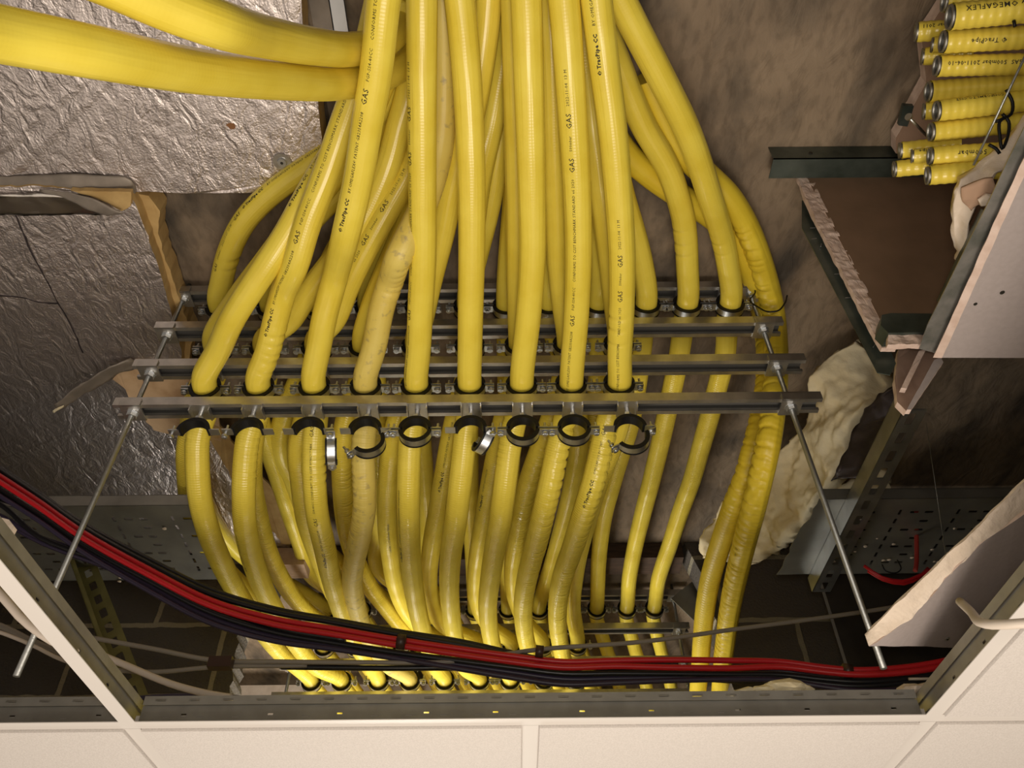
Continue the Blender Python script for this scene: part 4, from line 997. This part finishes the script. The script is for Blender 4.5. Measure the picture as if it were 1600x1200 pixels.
# slotted supports ----------------------------------------------------------
def slotted(a, b, wdt, leg, m, label, upv=Vector((0, 0, 1)), legside=-1, twist=0.0):
    a = Vector(a); b = Vector(b); d = (b - a); Lh = d.length; d.normalize()
    up = (upv - d * upv.dot(d)).normalized(); s = d.cross(up).normalized()
    if s.x < 0: s = -s
    if twist:
        q = Matrix.Rotation(twist, 3, d); up = q @ up; s = q @ s
    t = thing('slotted_support', label, 'slotted support', a, 'slotted steel supports')
    n = max(2, int(Lh / .052)); bm = bmesh.new()
    perforated(bm, -s * wdt / 2, s * wdt, d * Lh, 1, n, lambda i, j: (.5, .5, .17, .30), up, .002)
    bm_obj('slotted_face', bm, m, t)
    bm = bmesh.new(); e = -s * wdt / 2 if legside < 0 else s * wdt / 2
    add_prism(bm, [e, e + up * leg, e + up * leg + d * Lh, e + d * Lh], s * .002 * (1 if legside < 0 else -1))
    e2 = e + up * leg; sgn = 1 if legside < 0 else -1
    add_prism(bm, [e2, e2 + s * .010 * sgn, e2 + s * .010 * sgn + d * Lh, e2 + d * Lh], -up * .002)
    bm_obj('side_flange', bm, m, t)
    return t
slotted(pZ(1430, 640, 1.045), pZ(1283, 925, 1.045), .046, .040, M['slotted'], 'bright slotted steel support on the right running under the cable tray')
slotted(pY(128, 868, 1.74), pY(214, 1096, 1.60), .046, .035, M['olive'], 'yellowish slotted steel support at lower left behind the diagonal grid bar', Vector((0, -1, 0)))
# dark timber and steel at the wall opening
o = box_obj('steel_angle', (-.05, 0, 0), (.05, .004, .10), M['tray']); bm = None
o.location = pY(1100, 955, 2.42); o.rotation_euler = (0, A_(-38), 0)
tag(o, 'short steel brace in the wall opening right of the far clamps', 'steel brace')
o = box_obj('timber_block', (-.05, -.04, -.03), (.05, .04, .03), M['timber']); o.location = pY(456, 880, 2.2)
tag(o, 'small pale timber block between the lower left pipes and the far rack', 'timber block')

# ------------------------------------------------------------------ torn foam panel on the right
L_ = [pZ(1336, 533, 1.44), pY(1300, 556, 1.36), pY(1270, 600, 1.42), pY(1246, 668, 1.50), pY(1205, 722, 1.62), pY(1150, 768, 1.76), pY(1106, 812, 1.88), pY(1090, 866, 2.0)]
R_ = [pZ(1392, 592, 1.36), pY(1352, 632, 1.36), pY(1328, 684, 1.42), pY(1306, 736, 1.48), pY(1292, 768, 1.55), pY(1240, 832, 1.68), pY(1198, 862, 1.80), pY(1160, 884, 1.95)]
o = ribbon('foam_board', L_, R_, M['cream'], .045, 44, 110, .034, 11, amp_edge=.012)
setlab(o, 'big torn panel of cream foam hanging between the racks and the slotted support', 'foam panel')
o = ribbon('foil_facing_sheet', [pY(1350, 640, 1.34), pY(1330, 690, 1.38), pY(1308, 738, 1.42), pY(1298, 750, 1.45)], [pY(1392, 603, 1.26), pY(1408, 640, 1.30), pY(1385, 705, 1.34), pY(1352, 742, 1.38)], M['foil_dark'], .004, 20, 30, .008, 10)
setlab(o, 'dark dirty foil facing on the right of the torn foam panel', 'foil facing')
o = ribbon('foam_offcut', [pY(1366, 722, 1.50), pY(1340, 745, 1.52), pY(1296, 768, 1.56)], [pY(1392, 738, 1.50), pY(1388, 768, 1.52), pY(1300, 795, 1.56)], M['cream'], .02, 14, 20, .012, 12)
setlab(o, 'smaller cream foam offcut behind the slotted support', 'foam offcut')

# ------------------------------------------------------------------ bulkhead on the right
YW = .895
Xw = pY(1250, 262, YW).x
ptl = pY(1240, 262, YW); pbl = pY(1412, 575, YW)
def pw(x, y): return pY(x, y, YW)
# brown board wall, its broken double edge facing the pipes
o = poly_plate('plasterboard_wall', [pw(x, y) for x, y in [(1251, 256), (1700, 256), (1700, 545), (1460, 530), (1400, 530), (1378, 505), (1340, 430), (1296, 344), (1272, 300)]], .003, M['brown'], M['gyps'], up=Vector((0, 1, 0)))
setlab(o, 'large brown paper face of the plasterboard partition at the upper right', 'plasterboard')
for k, (dx, lab) in enumerate([(0, 'outer broken pink edge of the plasterboard partition, leaning down to the foam'), (11, 'inner broken pink edge of the plasterboard partition beside the brown face')]):
    cl3 = [(1240, 260), (1257, 305), (1275, 344), (1297, 386), (1319, 430), (1334, 459), (1357, 505), (1378, 543)]
    Le = [pw(x + dx, y) for x, y in cl3]; Re = [pw(x + dx + 13, y) for x, y in cl3]
    o = ribbon('plasterboard_edge', Le, Re, M['gyps'], .010, 5, 90, .0022, 60, amp_edge=.0016, soft=False)
    o.location.y -= 0.0 if k else .004
    setlab(o, lab, 'plasterboard edge', 'broken plasterboard edges')
# head track on the soffit
t = thing('head_track', 'dark steel head track running along the soffit above the brown board', 'steel track', (pw(1300, 240).x, YW, 1.5))
xa, xb2 = pZ(1203, 240, 1.50).x, 1.3; cxx = pw(1300, 240).x
bm = bmesh.new(); add_box(bm, (xa - cxx, -.045, -.028), (xb2 - cxx, -.043, .018)); add_box(bm, (xa - cxx, -.045, -.028), (xb2 - cxx, .0, -.026))
bm_obj('track', bm, M['stud'], t)
bm = bmesh.new(); add_cyl(bm, (pw(1243, 240).x - cxx, -.0465, -.008), (pw(1243, 240).x - cxx, -.0445, -.008), .004, 12); bm_obj('screw_hole', bm, M['ink'], t)
# stud
t = thing('wall_stud', 'dark green-grey steel stud left of the broken plasterboard edge', 'steel stud', pw(1330, 470))
def rel(p, q): return Vector(p) - Vector(q)
bm = bmesh.new(); O_ = pw(1330, 470)
add_prism(bm, [rel(pY(x, y, YW + .02), O_) for x, y in [(1253, 313), (1266, 313), (1300, 375), (1345, 460), (1385, 530), (1400, 568), (1391, 586), (1371, 582), (1253, 356)]], Vector((0, .0015, 0)))
bm_obj('stud', bm, M['stud'], t)
for k, (x, y, a) in enumerate([(1270, 356, .1), (1272, 373, .2), (1283, 383, 1.2), (1308, 428, .1), (1325, 465, .1), (1366, 540, .9)]):
    bm = bmesh.new(); p = rel(pY(x, y, YW + .017), O_); dv = Vector((math.cos(a), 0, math.sin(a))) * .005
    add_cyl(bm, p - dv, p + dv, .0007, 6); bm_obj('staple', bm, M['zinc'], t)
# sill track at the foot of the brown board
o = poly_plate('sill_track', [pY(x, y, YW - .035) for x, y in [(1378, 492), (1392, 489), (1466, 490), (1460, 519), (1388, 520), (1376, 508)]], .03, M['stud'], M['stud'], up=Vector((0, 1, 0)))
setlab(o, 'short dark steel track at the foot of the brown board', 'steel track')
o = ribbon('plaster_ledge', [pY(1388, 523, YW - .03), pY(1415, 523, YW - .03), pY(1444, 523, YW - .03)], [pY(1388, 538, YW - .03), pY(1415, 538, YW - .03), pY(1440, 538, YW - .03)], M['gyps'], .010, 6, 40, .002, 60, amp_edge=.0015, soft=False)
setlab(o, 'pink broken plasterboard ledge under the short steel track', 'plasterboard edge')
# horizontal mauve board (underside of the bulkhead)
Zm = .905
mo = [(1471, 559), (1498, 500), (1525, 440), (1552, 380), (1588, 300), (1625, 220), (1700, 60), (1900, 60), (1900, 560)]
out = [pZ(x, y, Zm) for x, y in mo]
o = poly_plate('plasterboard_soffit', out, .014, M['paper'], M['gyps'])
setlab(o, 'grey-mauve plasterboard underside of the bulkhead at the right edge, two screw holes in it', 'plasterboard')
mb = o
for (x, y, r_) in [(1566, 457, .0035), (1524, 475, .0028)]:
    bm = bmesh.new(); p = pZ(x, y, Zm); add_cyl(bm, p + Vector((0, 0, -.0004)), p + Vector((0, 0, .001)), r_, 12)
    h = bm_obj('screw_hole', bm, M['ink']); h.data.transform(Matrix.Translation(-o.location)); h.parent = o
o = ribbon('soffit_board_edge', [pZ(x - 13, y, Zm + .004) for x, y in mo[:7]][::-1], [pZ(x + 1, y, Zm - .001) for x, y in mo[:7]][::-1], M['gyps'], .008, 4, 90, .0008, 60, amp_edge=.0008, soft=False)
setlab(o, 'pale cut edge of the grey-mauve board along the bulkhead', 'plasterboard edge')
# steel edge track above it
o = poly_plate('edge_track', [pZ(x, y, Zm + .018) for x, y in [(1462, 552), (1436, 545), (1449, 508), (1478, 450), (1510, 385), (1545, 315), (1575, 250), (1640, 120), (1690, 120), (1580, 300), (1518, 430), (1488, 495)]], .0015, mat('scuffed_track', (.34, .33, .31), .5, .6, col2=(.16, .17, .15), noise_scale=22, bump=.2), M['galv'])
setlab(o, 'dull steel track running along the left edge of the bulkhead', 'steel track')
bm = bmesh.new(); add_prism(bm, [pZ(x, y, Zm + .022) for x, y in [(1470, 478), (1500, 410), (1540, 330)]] + [pZ(x, y, Zm + .06) for x, y in [(1532, 326), (1494, 404), (1463, 470)]], Vector((.0015, 0, 0)))
o = bm_obj('track_flange_plate', bm, M['stud']); setlab(o, 'dark upright flange of the bulkhead track beside the brown board', 'steel track')
# torn plaster along the bulkhead edge
def pd(x, y, z): return pZ(x, y, z)
L_ = [pd(1604, 180, 1.02), pd(1570, 222, 1.01), pd(1528, 262, 1.0), pd(1498, 280, .99), pd(1487, 320, .985), pd(1489, 365, .98), pd(1497, 395, .975), pd(1492, 408, .97)]
R_ = [pd(1616, 205, 1.0), pd(1584, 262, .98), pd(1556, 270, .975), pd(1545, 290, .97), pd(1528, 322, .97), pd(1515, 352, .965), pd(1512, 385, .96), pd(1513, 414, .96)]
o = ribbon('torn_plaster', L_, R_, M['plaster'], .022, 22, 70, .012, 16, amp_edge=.006)
setlab(o, 'ragged torn cream plaster along the edge of the bulkhead, below the yellow offcuts', 'torn plaster')
o = ribbon('torn_board_paper', [pd(1503, 292, .965), pd(1500, 312, .962), pd(1518, 330, .96)], [pd(1552, 278, .96), pd(1562, 300, .955), pd(1530, 322, .957)], M['brown'], .003, 10, 12, .004, 20)
o.data.materials[0] = mat('torn_brown_paper', (.42, .27, .18), .9, bump=.3)
setlab(o, 'torn brown paper showing inside the ragged plaster', 'torn paper')
o = ribbon('plaster_chip', [pd(1530, 314, .95), pd(1545, 306, .95), pd(1558, 308, .95)], [pd(1532, 326, .95), pd(1550, 322, .95), pd(1564, 316, .95)], M['plaster'], .008, 8, 12, .003, 30)
setlab(o, 'small plaster chip hanging from the torn brown paper', 'plaster chip')
# lower pieces of board under the corner
o = poly_plate('board_offcut', [pY(x, y, .93) for x, y in [(1398, 592), (1404, 545), (1450, 540), (1470, 556), (1416, 642), (1402, 628)]], .012, mat('dusty_brown_paper', (.36, .24, .18), .85, col2=(.28, .18, .13), noise_scale=25), M['gyps'], .002, up=Vector((0, 1, 0)))
setlab(o, 'brown plasterboard offcut under the corner of the bulkhead', 'plasterboard')
o = poly_plate('board_strip', [pY(x, y, .915) for x, y in [(1408, 606), (1436, 548), (1447, 546), (1417, 607)]], .010, M['gyps'], M['gyps'], .001, up=Vector((0, 1, 0)))
setlab(o, 'narrow pale plasterboard strip leaning on the brown offcut', 'plasterboard')
o = poly_plate('board_cover_strip', [pY(x, y, .91) for x, y in [(1417, 640), (1460, 562), (1470, 558), (1474, 566), (1424, 640)]], .010, M['paper'], M['gyps'], .001, up=Vector((0, 1, 0)))
setlab(o, 'thin grey plasterboard strip below the corner of the bulkhead', 'plasterboard')
# dark board added for the shade of the void behind the bulkhead
o = box_obj('void_shade_board', (0, 0, 0), (1.2, .02, .62), mat('void_shade_paint', (.055, .045, .035), .8, col2=(.035, .03, .024), noise_scale=15)); o.location = (.86, 2.0, .86)
tag(o, 'added dark board giving the shade of the right-hand void, above the cable tray', 'board')

# leaning plasterboard sheet lower right
zz = lambda x: .575 + (x - 1355) * .0004
out = [pZ(x, y, zz(x)) for x, y in [(1358, 1010), (1370, 1004), (1420, 968), (1462, 925), (1476, 905), (1530, 852), (1620, 790), (1720, 690), (1760, 1010), (1524, 1014), (1440, 1010)]]
o = poly_plate('leaning_plasterboard', out, .019, M['paper'], M['gyps'], .0012)
setlab(o, 'tilted grey-pink plasterboard sheet at lower right, its broken edge towards the hanger rod', 'plasterboard')
Le = [pZ(1352, 992, zz(1352) + .017), pZ(1415, 930, zz(1415) + .017), pZ(1480, 868, zz(1480) + .017), pZ(1530, 822, zz(1530) + .017), pZ(1620, 730, zz(1620) + .017)]
Re = [pZ(1358, 1010, zz(1352)), pZ(1424, 966, zz(1415)), pZ(1480, 902, zz(1480)), pZ(1532, 852, zz(1530)), pZ(1622, 776, zz(1620))]
o = ribbon('leaning_board_edge', Le, Re, M['gyps'], .004, 8, 120, .0022, 45, amp_edge=.0016, soft=False)
o.data.materials[0] = M['plaster']
setlab(o, 'pale broken edge of the tilted plasterboard sheet at lower right', 'plasterboard edge')
t = thing('board_fixing', 'small screw fixing in the tilted plasterboard sheet', 'screw', pZ(1480, 998, zz(1480) - .001))
bm = bmesh.new(); add_cyl(bm, (0, 0, -.0015), (0, 0, .001), .0042, 14); bm_obj('screw_head', bm, M['galv'], t)
bm = bmesh.new(); add_cyl(bm, (0, 0, -.002), (0, 0, -.0014), .0018, 8); bm_obj('screw_recess', bm, M['ink'], t)
# nail and wire at the upper right
def straight(name, a, b, r, m, lab, cat, head=None):
    t = thing(name, lab, cat, a); bm = bmesh.new(); d = Vector(b) - Vector(a); add_cyl(bm, (0, 0, 0), d, r, 10); bm_obj('shaft', bm, m, t, True)
    if head:
        bm = bmesh.new(); u = d.normalized(); add_cyl(bm, -u * .002, u * .001, head, 14); bm_obj('head', bm, m, t)
    return t
straight('drive_screw', pD(1420, 183, 1.22), pD(1448, 212, 1.26), .0022, M['zinc'], 'shiny screw sticking out beside the yellow offcuts', 'screw', .0055)
straight('hanger_wire', pD(1610, 70, 1.02), pD(1521, 258, 1.10), .0016, M['rod'], 'thin steel wire crossing in front of the yellow offcuts', 'wire')
straight('hanging_wire', pY(1447, 660, 1.3), pY(1478, 870, 1.45), .0006, M['rod'], 'hair-thin wire hanging in the dark void at the right', 'wire')

# ------------------------------------------------------------------ bundle of offcut tubes at the upper right
M['tubein'] = mat('corrugated_inner_steel', (.34, .33, .30), .4, .9)
M['tube'] = pipe_mat('offcut_sleeve', .15, (.82, .66, .10), (.74, .57, .07))
def offcut(x0, y0, x1, y1, wpx, D, lab, text=None, up=1):
    ro = .0175; D = F * 2 * ro / wpx if D is None else D
    ro = wpx * D / F / 2
    a = pD(x0, y0, D); b = pD(x1, y1, D * .98); d = (b - a).normalized(); Lt = (b - a).length
    t = thing('pipe_offcut', lab, 'pipe offcut', a, 'yellow pipe offcuts on the bulkhead')
    c = [Vector((0, 0, 0)) + d * s for s in [Lt * k / max(20, int(Lt / .0012)) for k in range(max(20, int(Lt / .0012)) + 1)]]
    ph = random.random() * 6
    def rf(i, s, dd, p):
        return ro * (1 - .035 - .042 * (.5 - .5 * math.cos(2 * PI * s / .0115 + ph)) + .02 * noise.noise(p * 60 + a * 9))
    me, S = tube_mesh('sleeve', c, ro, 26, rf, caps=False); o = link('sleeve', me, t, M['tube'])
    # inner corrugated steel tube, slightly proud of the sleeve
    bm = bmesh.new(); u = d.orthogonal().normalized(); v = d.cross(u); rows = []
    prof = [(-.002, ro * .90), (-.0045, ro * .86), (-.0045, ro * .78), (-.001, ro * .74), (.004, ro * .80), (.008, ro * .70), (.013, ro * .80), (.018, ro * .68), (.03, ro * .62)]
    for s, rr in prof: rows.append([bm.verts.new(d * s + (u * math.cos(2 * PI * k / 24) + v * math.sin(2 * PI * k / 24)) * rr) for k in range(24)])
    for i in range(len(rows) - 1):
        for k in range(24): bm.faces.new((rows[i][k], rows[i][(k + 1) % 24], rows[i + 1][(k + 1) % 24], rows[i + 1][k]))
    bm.faces.new(rows[-1]).material_index = 1; bm_obj('inner_tube', bm, [M['tubein'], M['ink']], t, True)  # black end cap paints in the darkness inside the tube
    if text:
        body, size, start, off = text; mt = text_mesh(body, size, .0001); vw = -(a); vw = (vw - d * vw.dot(d)).normalized(); sd = d.cross(vw).normalized()
        upp = R3 @ Vector((0, 1, 0))
        if sd.dot(upp) < 0: sd = -sd
        wm = max(q.co.x for q in mt.vertices)
        for q in mt.vertices:
            s = start + (wm - q.co.x); aa = off - (q.co.y - size * .35) / ro
            q.co = d * s + (vw * math.cos(aa) + sd * math.sin(aa)) * (ro + .0002)
        link('printed_writing', mt, t, M['ink'])
    return t
offcut(1478, 3, 1620, -6, 34, 1.16, 'topmost yellow pipe offcut at the top edge of the picture, mostly cut off')
offcut(1487, 26, 1650, 10, 42, 1.12, 'large yellow pipe offcut at the top of the bundle with printed writing', ('by OMEGAFLEX', .0105, .012, .5))
offcut(1476, 65, 1650, 56, 37, 1.16, 'third yellow pipe offcut from the top, bold script along it', ('\u00ae TracPipe', .009, .03, -.1))
offcut(1466, 103, 1650, 99, 34, 1.18, 'yellow pipe offcut printed GAS 500mbar 2011-06-10', ('GAS  500mbar 2011-06-10', .0082, .008, .2))
offcut(1453, 143, 1650, 128, 34, 1.22, 'yellow pipe offcut with a ragged end, above the pair with the cable tie')
offcut(1466, 173, 1650, 152, 34, 1.16, 'yellow pipe offcut in the middle of the bundle, writing along its upper side', ('CONFORMS TO CSST', .006, .02, .9))
offcut(1457, 206, 1650, 186, 32, 1.18, 'smooth yellow pipe offcut with the black cable tie round it')
offcut(1456, 244, 1585, 236, 31, 1.17, 'second yellow pipe offcut from the bottom, GAS printed upside down', ('GAS  500mbar', .0095, .03, .1))
offcut(1452, 274, 1560, 264, 32, 1.17, 'lowest yellow pipe offcut of the front stack')
offcut(1434, 50, 1520, 44, 32, 1.26, 'short yellow offcut poking out at the left near the top', ('500mbar 2011', .008, .006, .5))
offcut(1460, 70, 1520, 68, 26, 1.23, 'small dark-mouthed offcut behind the script-printed one')
offcut(1444, 88, 1520, 84, 28, 1.27, 'yellow offcut at the back, below the short printed one')
offcut(1446, 174, 1520, 168, 28, 1.23, 'dark-mouthed yellow offcut left of the middle of the bundle')
offcut(1409, 235, 1500, 226, 28, 1.24, 'yellow offcut at the lower left of the bundle, behind the crumpled one')
offcut(1428, 244, 1500, 238, 24, 1.21, 'crumpled short yellow offcut at the lower left of the bundle', ('TracPipe', .008, .006, .6))
offcut(1400, 264, 1500, 254, 27, 1.24, 'lowest, leftmost yellow offcut over the brown board')
for k, pts in enumerate([[(1572, 140), (1582, 160), (1580, 178), (1566, 186), (1556, 190)], [(1566, 178), (1576, 190), (1574, 215), (1566, 232), (1562, 212), (1562, 190), (1572, 182)], [(1545, 226), (1556, 232), (1562, 240)], [(1584, 32), (1586, 42)]]):
    o = cable('cable_tie', [pD(x, y, 1.10) for x, y in pts], .0022, M['rubber'], None, 8, .004)
    setlab(o, ['black cable tie arching over the bundle of yellow offcuts', 'looped black cable tie on the smooth offcut', 'black tie tail at the bottom of the offcut bundle', 'bit of black tie near the top offcut'][k], 'cable tie', 'black ties on the offcuts')
# brown board ledge behind the bundle
o = poly_plate('board_ledge', [pZ(x, y, 1.47) for x, y in [(1490, -60), (1520, -60), (1440, 60), (1447, 130), (1400, 215), (1400, 240), (1700, 240), (1700, -60)]], .03, mat('ledge_paper', (.33, .21, .14), .85), M['gyps'], .001)
setlab(o, 'brown board on the soffit behind the bundle of yellow offcuts', 'plasterboard')
o = poly_plate('steel_bracket', [pZ(x, y, 1.45) for x, y in [(1412, 165), (1428, 166), (1424, 180), (1418, 198), (1404, 196)]], .01, M['stud'], M['stud'])
setlab(o, 'dark steel bracket beside the shiny screw at the upper right', 'bracket')

# ------------------------------------------------------------------ cables along the opening
def pc(x, y, Y): return pY(x, y, Y)
redpath = [(-60, 706, 1.33), (0, 744, 1.33), (60, 783, 1.33), (130, 832, 1.34), (230, 888, 1.35), (330, 938, 1.36), (430, 967, 1.37), (520, 982, 1.37), (620, 999, 1.37), (720, 1014, 1.37), (800, 1025, 1.37), (880, 1034, 1.37), (960, 1032, 1.37)]
r1 = redpath + [(1050, 1031, 1.37), (1140, 1032, 1.37), (1220, 1034, 1.37), (1290, 1043, 1.36), (1340, 1047, 1.35), (1420, 1042, 1.34), (1500, 1028, 1.33), (1600, 1005, 1.33)]
r2 = [(x, y + (9 if x < 1300 else 7), Y - .008) for x, y, Y in redpath] + [(1050, 1043, 1.362), (1140, 1044, 1.362), (1220, 1042, 1.362), (1290, 1050, 1.352), (1340, 1054, 1.342), (1420, 1050, 1.33), (1500, 1036, 1.32), (1600, 1014, 1.32)]
for k, p in enumerate((r1, r2)):
    o = cable('red_cable', [pc(*q) for q in p], .0052, M['red']); setlab(o, ['upper of the two bright red cables sweeping across below the pipes', 'lower of the two bright red cables sweeping across below the pipes'][k], 'cable', 'red cables')
def offset_path(dy, dY, w0=0.0, w1=0.0, dyr=None):
    dyr = dy if dyr is None else dyr
    return [(x, y + lerp(dy, dyr, max(0, min(1, (x - 700) / 400))) + w0 * math.sin(x / 90.0 + w1), Y + dY) for x, y, Y in r1]
dark = [(-9, .012, 1.5, 0, 24, 'black', 'black cable running just above the red pair on the left'), (-14, .02, 2, 1, 29, 'black', 'topmost black cable of the bundle on the left'),
        (20, .010, 2, 2, 20, 'black', 'black cable tight under the red pair'), (27, .014, 2, 3, 26, 'purple', 'dark purple cable under the red pair, upper strand'),
        (33, .004, 3, 4, 32, 'purple', 'dark purple cable under the red pair, middle strand'), (24, .022, 3, 5, 15, 'purple', 'dark purple cable tucked behind the bundle')]
for dy, dY, a, b, dyr, m, lab in dark:
    o = cable('data_cable', [pc(*q) for q in offset_path(dy, dY, a, b, dyr)], .0056 if m == 'black' else .0048, M[m]); setlab(o, lab, 'cable', 'dark data cables in the bundle')
loose = [([(-60, 765), (0, 788), (60, 838), (140, 870), (240, 902), (340, 945), (440, 982), (540, 1000)], 'black'), ([(-60, 790), (0, 806), (50, 835), (120, 858), (220, 888), (330, 938), (430, 976), (540, 996)], 'purple'),
         ([(-60, 800), (0, 815), (70, 850), (150, 880), (250, 918), (340, 950), (430, 985), (540, 1005)], 'purple'), ([(-60, 770), (0, 780), (90, 815), (180, 850), (300, 925), (400, 968), (500, 990)], 'black')]
ll = ['loose black cable below the red pair on the left', 'loose purple cable crossing the hanger rod on the left', 'lowest loose purple cable on the left', 'loose black cable joining the bundle from the upper left']
for k, (p, m) in enumerate(loose):
    o = cable('data_cable', [pc(x, y, 1.37 + .01 * k) for x, y in p], .0050, M[m]); setlab(o, ll[k], 'cable', 'dark data cables in the bundle')
o = cable('data_cable', [pc(x, y, 1.30) for x, y in [(205, 1092), (260, 1088), (330, 1087), (400, 1093), (470, 1097)]], .0042, M['purple']); setlab(o, 'short purple cable lying along the ceiling grid bar at lower left', 'cable', 'dark data cables in the bundle')
for k, (x, y, h) in enumerate([(627, 1003, 20), (843, 1018, 16), (1324, 1048, 18)]):
    p = pc(x, y, 1.352); t = Vector((1, 0, -.12)).normalized()
    bm = bmesh.new(); add_cyl(bm, p - t * .007, p + t * .007, h / F * 1.36 * .62, 16); o = bm_obj('tape_wrap', bm, M['tape'], None, True)
    setlab(o, ['brown tape round the red cables, left of the middle', 'brown tape round the red cables near the middle', 'brown tape round the red cables at the right, near the hanger rod'][k], 'tape', 'brown tape wraps on the cables')
# pale cables
pale = [('white_cable', [(140, 996, 1.35), (240, 1014, 1.35), (337, 1032, 1.36), (440, 1034, 1.36), (560, 1035, 1.37), (700, 1034, 1.38), (790, 1022, 1.38), (850, 1014, 1.40), (1000, 1003, 1.42), (1150, 983, 1.45), (1280, 966, 1.47), (1400, 948, 1.5), (1500, 930, 1.5)], .0042, 'greycable', 'thin beige cable crossing the whole opening, rising to the right'),
        ('white_cable', [(150, 1020, 1.28), (200, 1041, 1.28), (265, 1068, 1.27), (320, 1083, 1.26), (360, 1090, 1.25)], .0056, 'white', 'thick white cable at lower left ending on the grid bar'),
        ('white_cable', [(-60, 880, 1.05), (0, 927, 1.07), (30, 962, 1.09), (64, 990, 1.11), (100, 1010, 1.14), (160, 1024, 1.28)], .0066, 'white', 'thick white cable left of the diagonal grid bar'),
        ('white_cable', [(-60, 970, 1.3), (0, 988, 1.3), (50, 1008, 1.3), (100, 1032, 1.3), (180, 1052, 1.3)], .0032, 'white', 'thin white cable at the left edge below the thick one'),
        ('white_cable', [(-60, 962, 1.32), (0, 978, 1.32), (50, 1002, 1.32), (100, 1022, 1.32), (180, 1046, 1.32)], .0056, 'greycable', 'grey cable at the left edge above the thin white one'),
        ('white_cable', [(150, 1045, 1.36), (240, 1050, 1.36), (340, 1042, 1.36), (480, 1040, 1.37)], .0040, 'greycable', 'grey cable behind the beige one at lower left'),
        ('white_cable', [(440, 1042, 1.372), (600, 1044, 1.38), (720, 1044, 1.39), (900, 1052, 1.40)], .0050, 'black', 'black cable lying under the beige cable in front of the pipes'),
        ('white_cable', [(1420, 1061, 1.30), (1470, 1060, 1.3), (1520, 1056, 1.3)], .0022, 'white', 'thin pale cable at the lower right corner of the opening'),
        ('white_cable', [(1500, 940, .9), (1518, 957, .86), (1523, 964, .84), (1530, 972, .82), (1550, 976, .80), (1600, 974, .78), (1660, 965, .77)], .0052, 'white', 'white cable hooked over the lower right diagonal grid bar')]
for nm, p, r_, m, lab in pale:
    o = cable(nm, [pc(*q) for q in p], r_, M[m]); setlab(o, lab, 'cable', 'pale cables')
o = box_obj('tape_joint', (-.02, -.009, -.010), (.02, .009, .009), M['tape']); o.location = pc(345, 1036, 1.345)
tag(o, 'dark tape joint on the beige cable at lower left', 'tape', 'brown tape wraps on the cables')
# red loop under the right tray
red2 = [[(1432, 770, 1.6), (1432, 830, 1.62), (1432, 880, 1.64), (1430, 892, 1.64)], [(1350, 884, 1.62), (1378, 902, 1.62), (1410, 908, 1.62), (1440, 898, 1.62), (1470, 885, 1.62), (1540, 890, 1.62)],
        [(1356, 892, 1.63), (1380, 906, 1.63), (1412, 912, 1.63), (1436, 902, 1.63), (1450, 888, 1.63)]]
for k, p in enumerate(red2):
    o = cable('fire_cable', [pc(*q) for q in p], .0050 if k == 0 else .0038, M['red_dark'] if k == 0 else M['red']); setlab(o, ['dull red cable dropping across the right cable tray', 'red cable looping below the right cable tray', 'second red cable looping below the right cable tray'][k], 'cable', 'red cables under the right tray')
o = cable('tie_wire', [pc(x, y, 1.6) for x, y in [(1378, 882), (1384, 892), (1400, 895), (1408, 888), (1402, 875)]], .0014, M['rubber'], None, 6, .004)
setlab(o, 'black tie wire above the red cable loop', 'wire')
# thin black tie from the rack to the crinkled pipe
o = cable('pipe_tie', [pY(1165, 438, 1.19), pY(1180, 455, 1.18), pY(1172, 470, 1.17), pY(1185, 480, 1.16), pY(1200, 487, 1.145), pY(1214, 486, 1.14), pY(1226, 474, 1.155), pY(1230, 462, 1.18)], .0018, M['rubber'], None, 8, .004)
setlab(o, 'thin black tie holding the crinkled pipe to the end of the rack', 'cable tie')
# rubble on the far grid bar
for k, (x, y, s) in enumerate([(1195, 1080, .018), (1228, 1076, .026), (1250, 1079, .016), (1165, 1083, .014), (1425, 1080, .02), (1440, 1078, .016)]):
    crumb(pc(x, y, YB + .03), s, M['cream'] if k < 4 else M['plaster'], ['left of the two middle cream foam lumps on the far grid bar', 'biggest cream foam lump on the far ceiling grid bar', 'rightmost cream foam lump on the far ceiling grid bar', 'leftmost cream foam lump on the far ceiling grid bar', 'left pale plaster lump at the corner of the grid bars', 'right pale plaster lump at the corner of the grid bars'][k], 'rubble on the grid bar')
o = poly_plate('plaster_scrap', [pY(x, y, 1.0) for x, y in [(-30, 800), (0, 808), (14, 812), (22, 822), (14, 838), (-30, 790)]], .01, M['plaster'], M['plaster'], .001, up=Vector((0, 1, 0)))
setlab(o, 'pale plasterboard corner at the left edge by the diagonal bar', 'plasterboard')
# pale panel added as the brighter-lit left of the room beyond
o = box_obj('lit_wall_panel', (-.55, 0, -.45), (.55, .015, .30), M['farwall']); o.location = (-.85, 3.2, 1.15)
tag(o, 'added pale panel as the lit part of the room beyond, left of the far clamps', 'panel')
